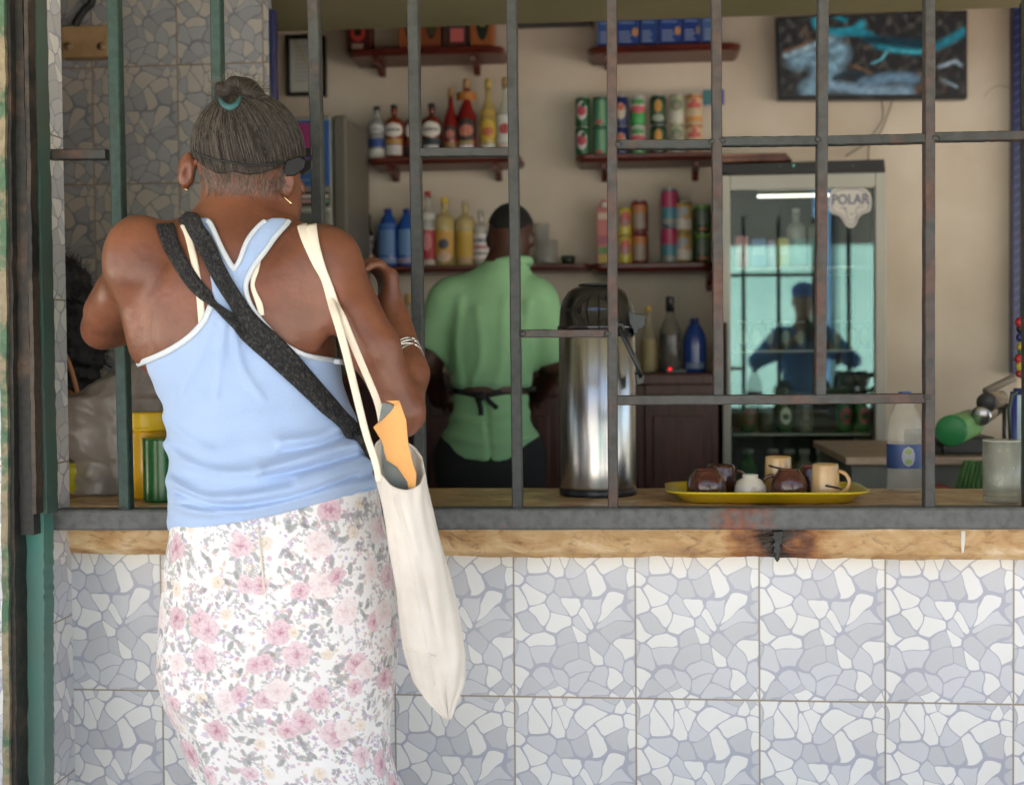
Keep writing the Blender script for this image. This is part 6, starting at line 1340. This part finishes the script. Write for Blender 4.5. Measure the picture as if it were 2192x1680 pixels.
# tray
yT0, yT1 = 2.69, 2.93; M_tray = mat('yellow_melamine', lin((228, 200, 36)), .3, c2=lin((220, 190, 30)), scale=5, coat=.3)
xa_, xb_ = P(1425, 1045, 2.75).x, P(1861, 1045, 2.75).x; cxm = (xa_ + xb_) / 2; hw = (xb_ - xa_) / 2; cym = (yT0 + yT1) / 2; hd_ = (yT1 - yT0) / 2
T = Thing('serving_tray', 'yellow plastic tray of upturned coffee cups on the counter', 'tray', (cxm, cym, zc)); zr = .024
V = []; nA = 72
def sup(sx, sy, z, e=.42):
    return [(cxm + sx * math.copysign(abs(math.cos(t)) ** e, math.cos(t)), cym + sy * math.copysign(abs(math.sin(t)) ** e, math.sin(t)), zc + z) for t in np.linspace(0, 2 * math.pi, nA, endpoint=False)]
rings = [(hw - .042, hd_ - .035, .0), (hw - .034, hd_ - .026, .002), (hw - .016, hd_ - .010, zr - .006), (hw - .004, hd_ - .002, zr - .003), (hw, hd_, zr - .001), (hw, hd_, zr + .002), (hw - .006, hd_ - .004, zr + .001), (hw - .018, hd_ - .013, zr - .004), (hw - .036, hd_ - .030, .005), (hw - .05, hd_ - .04, .004)]
for a, b, z in rings: V += sup(a, b, z, .34)
F = [(j * nA + i, j * nA + (i + 1) % nA, (j + 1) * nA + (i + 1) % nA, (j + 1) * nA + i) for j in range(len(rings) - 1) for i in range(nA)] + [tuple(range(nA - 1, -1, -1)), tuple((len(rings) - 1) * nA + i for i in range(nA))]
mesh('tray_body', V, F, M_tray, T, smooth=True)
ht = mesh('inlaid_base', sup(hw - .055, hd_ - .045, .0048, .34), [tuple(range(nA))], mat('tray_inlay', lin((196, 182, 60)), .3), T)
zt_ = zc + .0055
def cup(px, Y, rt, rb, H, mt, label, hang=None, foot=None, prof=None, twist=0):
    c = (P(px, 1040, Y).x, Y, zt_); T = Thing('coffee_cup', label, 'cup', c, 'upturned coffee cups on the yellow tray')
    pr = prof or [(rb, 0), (rb * 1.0, .003), ((rb + rt) / 2 * 1.02, H * .5), (rt, H * .93), (rt * .93, H), (rt * .8, H), (rt * .78, H * .97), (0, H * .97)]
    b = lathe('body', c, pr, mt, T, 40)
    if foot: lathe('foot_ring', c, [(rt * .80, H - .001), (rt * .86, H + .0015), (rt * .72, H + .0015), (rt * .70, H - .001)], foot, part(b, T), 40)
    if hang is not None:
        pts = [Vector((c[0] + math.cos(hang) * (rb * .95 + .022 * math.sin(t)), c[1] + math.sin(hang) * (rb * .95 + .022 * math.sin(t)), c[2] + H * (.2 + .6 * (1 - math.cos(t)) / 2))) for t in np.linspace(0, math.pi, 12)]
        tube('handle', pts, .0042, mt, T, 8)
    return T
M_br = mat('brown_glaze', lin((82, 44, 34)), .12, c2=lin((64, 34, 28)), scale=22, bump=.0022, bscale=70, coat=.6); M_wh = mat('white_glaze', lin((206, 200, 184)), .15, c2=lin((170, 150, 124)), scale=16, edge=(.55, .62), coat=.5)
M_tn = mat('tan_glaze', lin((204, 172, 122)), .2, c2=lin((184, 148, 98)), scale=9, coat=.4, stretch=(3, 3, .5)); M_cl = solid((168, 84, 58), .6)
rnd = lambda rb, rt, H: [(rb, 0), (rb * 1.02, .004), (rb * 1.10, H * .25), (rb * 1.10, H * .5), (rb * .96, H * .75), (rt * 1.06, H * .93), (rt, H), (rt * .8, H), (rt * .7, H * .96), (0, H * .96)]
cup(1512, 2.765, .024, .037, .058, M_br, 'shiny brown cup at the front left of the tray', None, M_cl, rnd(.037, .025, .060))
cup(1543, 2.83, .030, .034, .064, M_br, 'rough dark brown cup behind the front left one', .2, None)
cup(1606, 2.765, .0145, .029, .048, M_wh, 'small white cup with a narrow foot', None, None, [(.028, 0), (.0315, .006), (.033, .018), (.031, .028), (.024, .038), (.0155, .043), (.0165, .050), (.013, .0505), (.012, .047), (0, .047)])
cup(1666, 2.83, .027, .029, .082, M_tn, 'tall tan cup with a black brush mark at the back of the tray', None, None)
cup(1689, 2.765, .021, .034, .058, M_br, 'round brown cup with a handle in the middle of the tray', math.pi - .3, M_cl, rnd(.033, .022, .060))
cup(1738, 2.84, .024, .033, .060, M_br, 'brown cup tucked behind the front tan cup', math.pi * 1.2, M_cl)
tT = cup(1767, 2.765, .0265, .0295, .072, M_tn, 'tall tan cup with a dark stroke at the right of the tray', -.5, None)
for (x, Y, r_, z0, a0, a1) in ((1666, 2.83, .0285, .064, -2.4, -.9), (1767, 2.765, .0295, .030, -1.7, -.3)):
    c = P(x, 1040, Y); pts = [Vector((c.x + r_ * math.cos(t), Y + r_ * math.sin(t), zt_ + z0 - .006 * (t - a0))) for t in np.linspace(a0, a1, 10)]
    tube('brush_mark', pts, .0022, solid((40, 34, 30), .4), tT if x == 1767 else Thing.__new__(Thing) if False else (bpy.data.objects['coffee_cup.003'], bpy.data.objects['coffee_cup.003'].location), 6)
# water bottle and glass jar
bt_ = bottle(1937, 1048, 838, 76, 2.97, (206, 204, 190), .28, (60, 90, 160), [(.24, .48, (44, 72, 134), 1.45, False), (.26, .46, (150, 156, 170), .35, True), (.28, .34, (130, 160, 60), .18, True), (.38, .44, (130, 160, 60), .18, True)], 'clear plastic bottle with a blue label on the counter behind the bars', shape='soda', zfix=zc)
T = Thing('glass_jar', 'cloudy glass jar with a little yellow liquid at the right end of the counter', 'glass', (P(2144, 1070, 2.76).x, 2.76, zc)); r = 39 * mpp(2144, 1000, 2.76); Hj = P(2144, 944, 2.76).z - zc
b_ = lathe('body', T.loc, [(0, 0), (r * .93, 0), (r * .97, .004), (r * .97, .02), (r, .03), (r, Hj), (r * .95, Hj), (r * .94, .02), (0, .014)], mat('cloudy_glass', lin((196, 200, 184)), .12, alpha=.42, c2=lin((150, 154, 140)), scale=25, coat=.5), T, 48)
lathe('liquid', T.loc, [(0, .012), (r * .92, .012), (r * .92, .022), (0, .022)], solid((176, 160, 90), .2, alpha=.7), part(b_, T), 40); lathe('rim', T.loc, [(r * .95, Hj - .001), (r * 1.01, Hj), (r * 1.01, Hj + .003), (r * .95, Hj + .003)], gmat((206, 206, 190), .6), T, 48)
# sink counter at rear right with things on it
Ys = 3.75
sc_ = Thing('side_counter', 'grey side counter with a pale stone top inside on the right', 'counter', P(1960, 1100, Ys)); zs = P(1990, 978, Ys).z
box('top', (P(1810, 980, Ys).x, Ys, zs - .022), (2.6, Ys + .7, zs), mat('pale_stone', lin((190, 166, 144)), .5, c2=lin((170, 146, 124)), scale=14), sc_, .004)
box('carcass', (P(1826, 980, Ys).x, Ys + .03, 0), (2.6, Ys + .68, zs - .022), mat('grey_render', lin((112, 114, 106)), .8, c2=lin((92, 94, 88)), scale=6), sc_, .003)
box('basin', (P(2010, 960, Ys).x, Ys + .08, zs - .002), (P(2150, 960, Ys).x, Ys + .5, zs + .05), solid((62, 64, 60), .5), sc_, .01)
# drying rail with cups, lying diagonally
def lying(name, label, cat, p0, p1, r0, r1, mtb, mtf, Y0, Y1):
    a = Vector(P(*p0, Y0)); b = Vector(P(*p1, Y1)); T = Thing(name, label, cat, a)
    V, F = tubeVF([a, a.lerp(b, .04), a.lerp(b, .5), a.lerp(b, .96), b], [r0 * .96, r0, (r0 + r1) / 2, r1, r1 * .95], 28); mesh('body', V, F, mtb, T, smooth=True)
    d = (b - a).normalized(); V, F = tubeVF([a - d * .006, a - d * .002, a + d * .012], [r0 * .9, r0 * 1.03, r0 * 1.03], 28); mesh('lid', V, F, mtf, T, smooth=True); return T
lying('storage_tub', 'green tub lying on its side with its lid towards the hatch', 'tub', (2036, 922), (2078, 905), .040, .038, mat('light_green_plastic', lin((126, 178, 110)), .4), mat('leaf_green_plastic', lin((54, 146, 84)), .4, bump=.0008, bscale=80), 3.60, 3.76)
lying('metal_pot', 'small steel pot lying behind the green tub', 'pot', (2100, 890), (2118, 880), .026, .024, M_steel, M_steel, 3.66, 3.74)
lying('metal_pot', 'steel pot with a dark rim furthest up the draining rail', 'pot', (2112, 862), (2142, 852), .026, .022, M_steel, solid((60, 60, 60), .4), 3.66, 3.78)
rk = Thing('draining_rail', 'dark slanting draining rail holding steel pots on the side counter', 'rail', P(2090, 930, 3.8)); tube('rail_bar', [P(2010, 950, 3.72), P(2100, 905, 3.80), P(2155, 868, 3.86)], .010, solid((44, 42, 38), .4), rk, 8); tube('rail_bar', [P(2110, 838, 3.86), P(2150, 818, 3.9), P(2172, 808, 3.9)], .012, solid((130, 118, 100), .5), rk, 8)
for x, y in ((2020, 948), (2150, 872)): a = P(x, y, 3.82); tube('rail_foot', [a, (a.x, a.y, zs)], .006, solid((44, 42, 38), .4), rk, 8)
T = Thing('cleaning_cloth', 'green striped cloth draped over the edge of the side counter', 'cloth', P(2075, 1050, 3.7))
V = []; nx = 24; ny = 14
for j in range(ny + 1):
    for i in range(nx + 1):
        t = j / ny; x = (2062 - 26 * t) + (2112 - 2062 + 18 * t) * i / nx; y = 985 + 80 * t; q = P(x, y, 3.72); V.append((q.x, 3.72 + .012 * math.sin(i * 1.6) * (t + .15), q.z))
F = [(j * (nx + 1) + i, j * (nx + 1) + i + 1, (j + 1) * (nx + 1) + i + 1, (j + 1) * (nx + 1) + i) for j in range(ny) for i in range(nx)]
o_c = mesh('drape', V, F, mat('green_cloth', lin((92, 136, 74)), .8, c2=lin((66, 104, 60)), scale=30, stretch=(3, 1, .4)), T, smooth=True); md = o_c.modifiers.new('s', 'SOLIDIFY'); md.thickness = .004
T = Thing('red_box', 'low red box on the floor side of the side counter by the jar', 'box', P(2020, 1060, 3.6)); pbox('carton', 1996, 1046, 2036, 1090, 3.6, .1, solid((140, 34, 44)), T, .004); pbox('flap', 1994, 1043, 2038, 1047, 3.595, .11, solid((160, 44, 52)), T, .001)
# menu board and beads at the right edge
T = Thing('menu_board', 'pale blue board with a dark blue roped border at the right edge', 'board', P(2185, 950, 3.4))
pbox('panel', 2176, 842, 2290, 1062, 3.40, .01, solid((160, 190, 190), .5), T, .001)
for a in (((2170, 838), (2170, 1066)), ((2170, 838), (2296, 838)), ((2170, 1066), (2296, 1066))): tube('border', [P(*a[0], 3.395), P(*a[1], 3.395)], .0085, solid((34, 44, 124), .4), T, 8)
tube('hook', [P(2164, 950, 3.39), P(2160, 880, 3.39), P(2166, 846, 3.39), P(2178, 838, 3.39)], .005, solid((50, 70, 62), .5), T, 8)
T = Thing('bead_string', 'string of red yellow and green charms hanging at the right edge', 'beads', P(2184, 740, 3.38)); tube('cord', [P(2184, 8, 3.38), P(2185, 810, 3.38)], .0015, M_blkm, T, 6)
for x, y, c, r in ((2184, 690, (176, 30, 40), .014), (2186, 704, (40, 30, 30), .012), (2184, 722, (30, 30, 90), .011), (2186, 742, (190, 160, 40), .012), (2182, 768, (176, 34, 34), .013), (2187, 784, (196, 176, 50), .015), (2182, 800, (150, 30, 34), .010), (2188, 752, (40, 110, 50), .011)):
    mesh('charm', *latheVF(P(x, y, 3.375), [(0, -r), (r * .7, -r * .7), (r, 0), (r * .7, r * .7), (0, r)], 14), solid(c, .4), T, smooth=True)
# ================================================================== PERSON WITH A CAMERA (seen mirrored in the fridge door)
def build_bystander():
    cx, cy = 1.17, .02
    T = Thing('person', 'person in a blue cap and blue overshirt holding a camera, mirrored in the fridge door', 'person', (cx, cy, 0)); v = lambda x, y, z: (cx + x, cy + y, z * 1.05); S = SDF(.03)
    hc = Vector(v(0, .02, 1.50)); f = Vector((-.1, 1, -.05)); head_face(S, hc, f)
    S.cone(v(0, .0, 1.30), v(0, .01, 1.44), .06, .055, k=.03); S.cone(v(-.15, 0, 1.27), v(.15, 0, 1.27), .055, .055, k=.05); S.ell(v(0, 0, 1.12), (.15, .10, .22), k=.05); S.ell(v(0, 0, .90), (.15, .11, .15), k=.05)
    for sg in (-1, 1):
        S.cone(v(.18 * sg, 0, 1.26), v(.34 * sg, .06, 1.09), .048, .040, k=.03); S.cone(v(.34 * sg, .06, 1.09), v(.075 * sg, .23, 1.23), .038, .026, k=.02)
        hand(S, v(.075 * sg, .23, 1.23), (-.35 * sg, .5, .6), (.8 * sg, .2, .1), (0, -1, .4), 1, 1.0)
        S.cone(v(.09 * sg, 0, .85), v(.11 * sg, 0, .48), .085, .058, k=.04); S.cone(v(.11 * sg, 0, .48), v(.12 * sg, -.02, .09), .055, .04, k=.03); S.cone(v(.12 * sg, -.02, .05), v(.13 * sg, .15, .035), .042, .034, k=.03)
    F, o, h = S.grid(.009); sdfmesh('body', F, o, h, mat('tan_skin', (.30, .15, .09), .5), T, 1); eyes(T, hc, f)
    S2 = SDF(.03); S2.cone(v(-.15, 0, 1.27), v(.15, 0, 1.27), .062, .062, k=.05); S2.ell(v(0, 0, 1.10), (.165, .115, .24), k=.05); S2.ell(v(0, 0, .88), (.17, .13, .15), k=.05)
    for sg in (-1, 1): S2.cone(v(.18 * sg, 0, 1.26), v(.34 * sg, .06, 1.09), .062, .055, k=.03); S2.cone(v(.34 * sg, .06, 1.09), v(.16 * sg, .16, 1.15), .052, .045, k=.03)
    F, o, h = S2.grid(.009); sdfmesh('overshirt', F, o, h, solid((84, 138, 206), .8), T, 1)
    S3 = SDF(.03); S3.ell(v(0, .02, 1.56), (.088, .105, .075), k=.02); S3.ell(v(-.01, .11, 1.545), (.07, .075, .012), k=.02); F, o, h = S3.grid(.007); sdfmesh('cap', F, o, h, solid((60, 110, 200), .8), T, 1)
    S4 = SDF(.03)
    for sg in (-1, 1): S4.cone(v(.09 * sg, 0, .88), v(.12 * sg, -.01, .10), .11, .07, k=.04)
    F, o, h = S4.grid(.011); sdfmesh('trousers', F, o, h, solid((50, 54, 56), .9), T, 1)
    K = Thing('camera_body', 'black camera held by the person in the blue cap', 'camera', v(0, .30, 1.31)); box('housing', v(-.065, .27, 1.27), v(.065, .31, 1.35), M_blk, K, .006); box('viewfinder', v(-.02, .275, 1.35), v(.02, .305, 1.37), M_blk, K, .004)
    V, F = latheVF((0, 0, 0), [(.034, 0), (.034, .06), (.030, .065), (0, .06)], 24); mesh('lens', [(cx + a, cy + .31 + z_, 1.31 + b) for a, b, z_ in V], F, M_blk, K, smooth=True)
build_bystander()
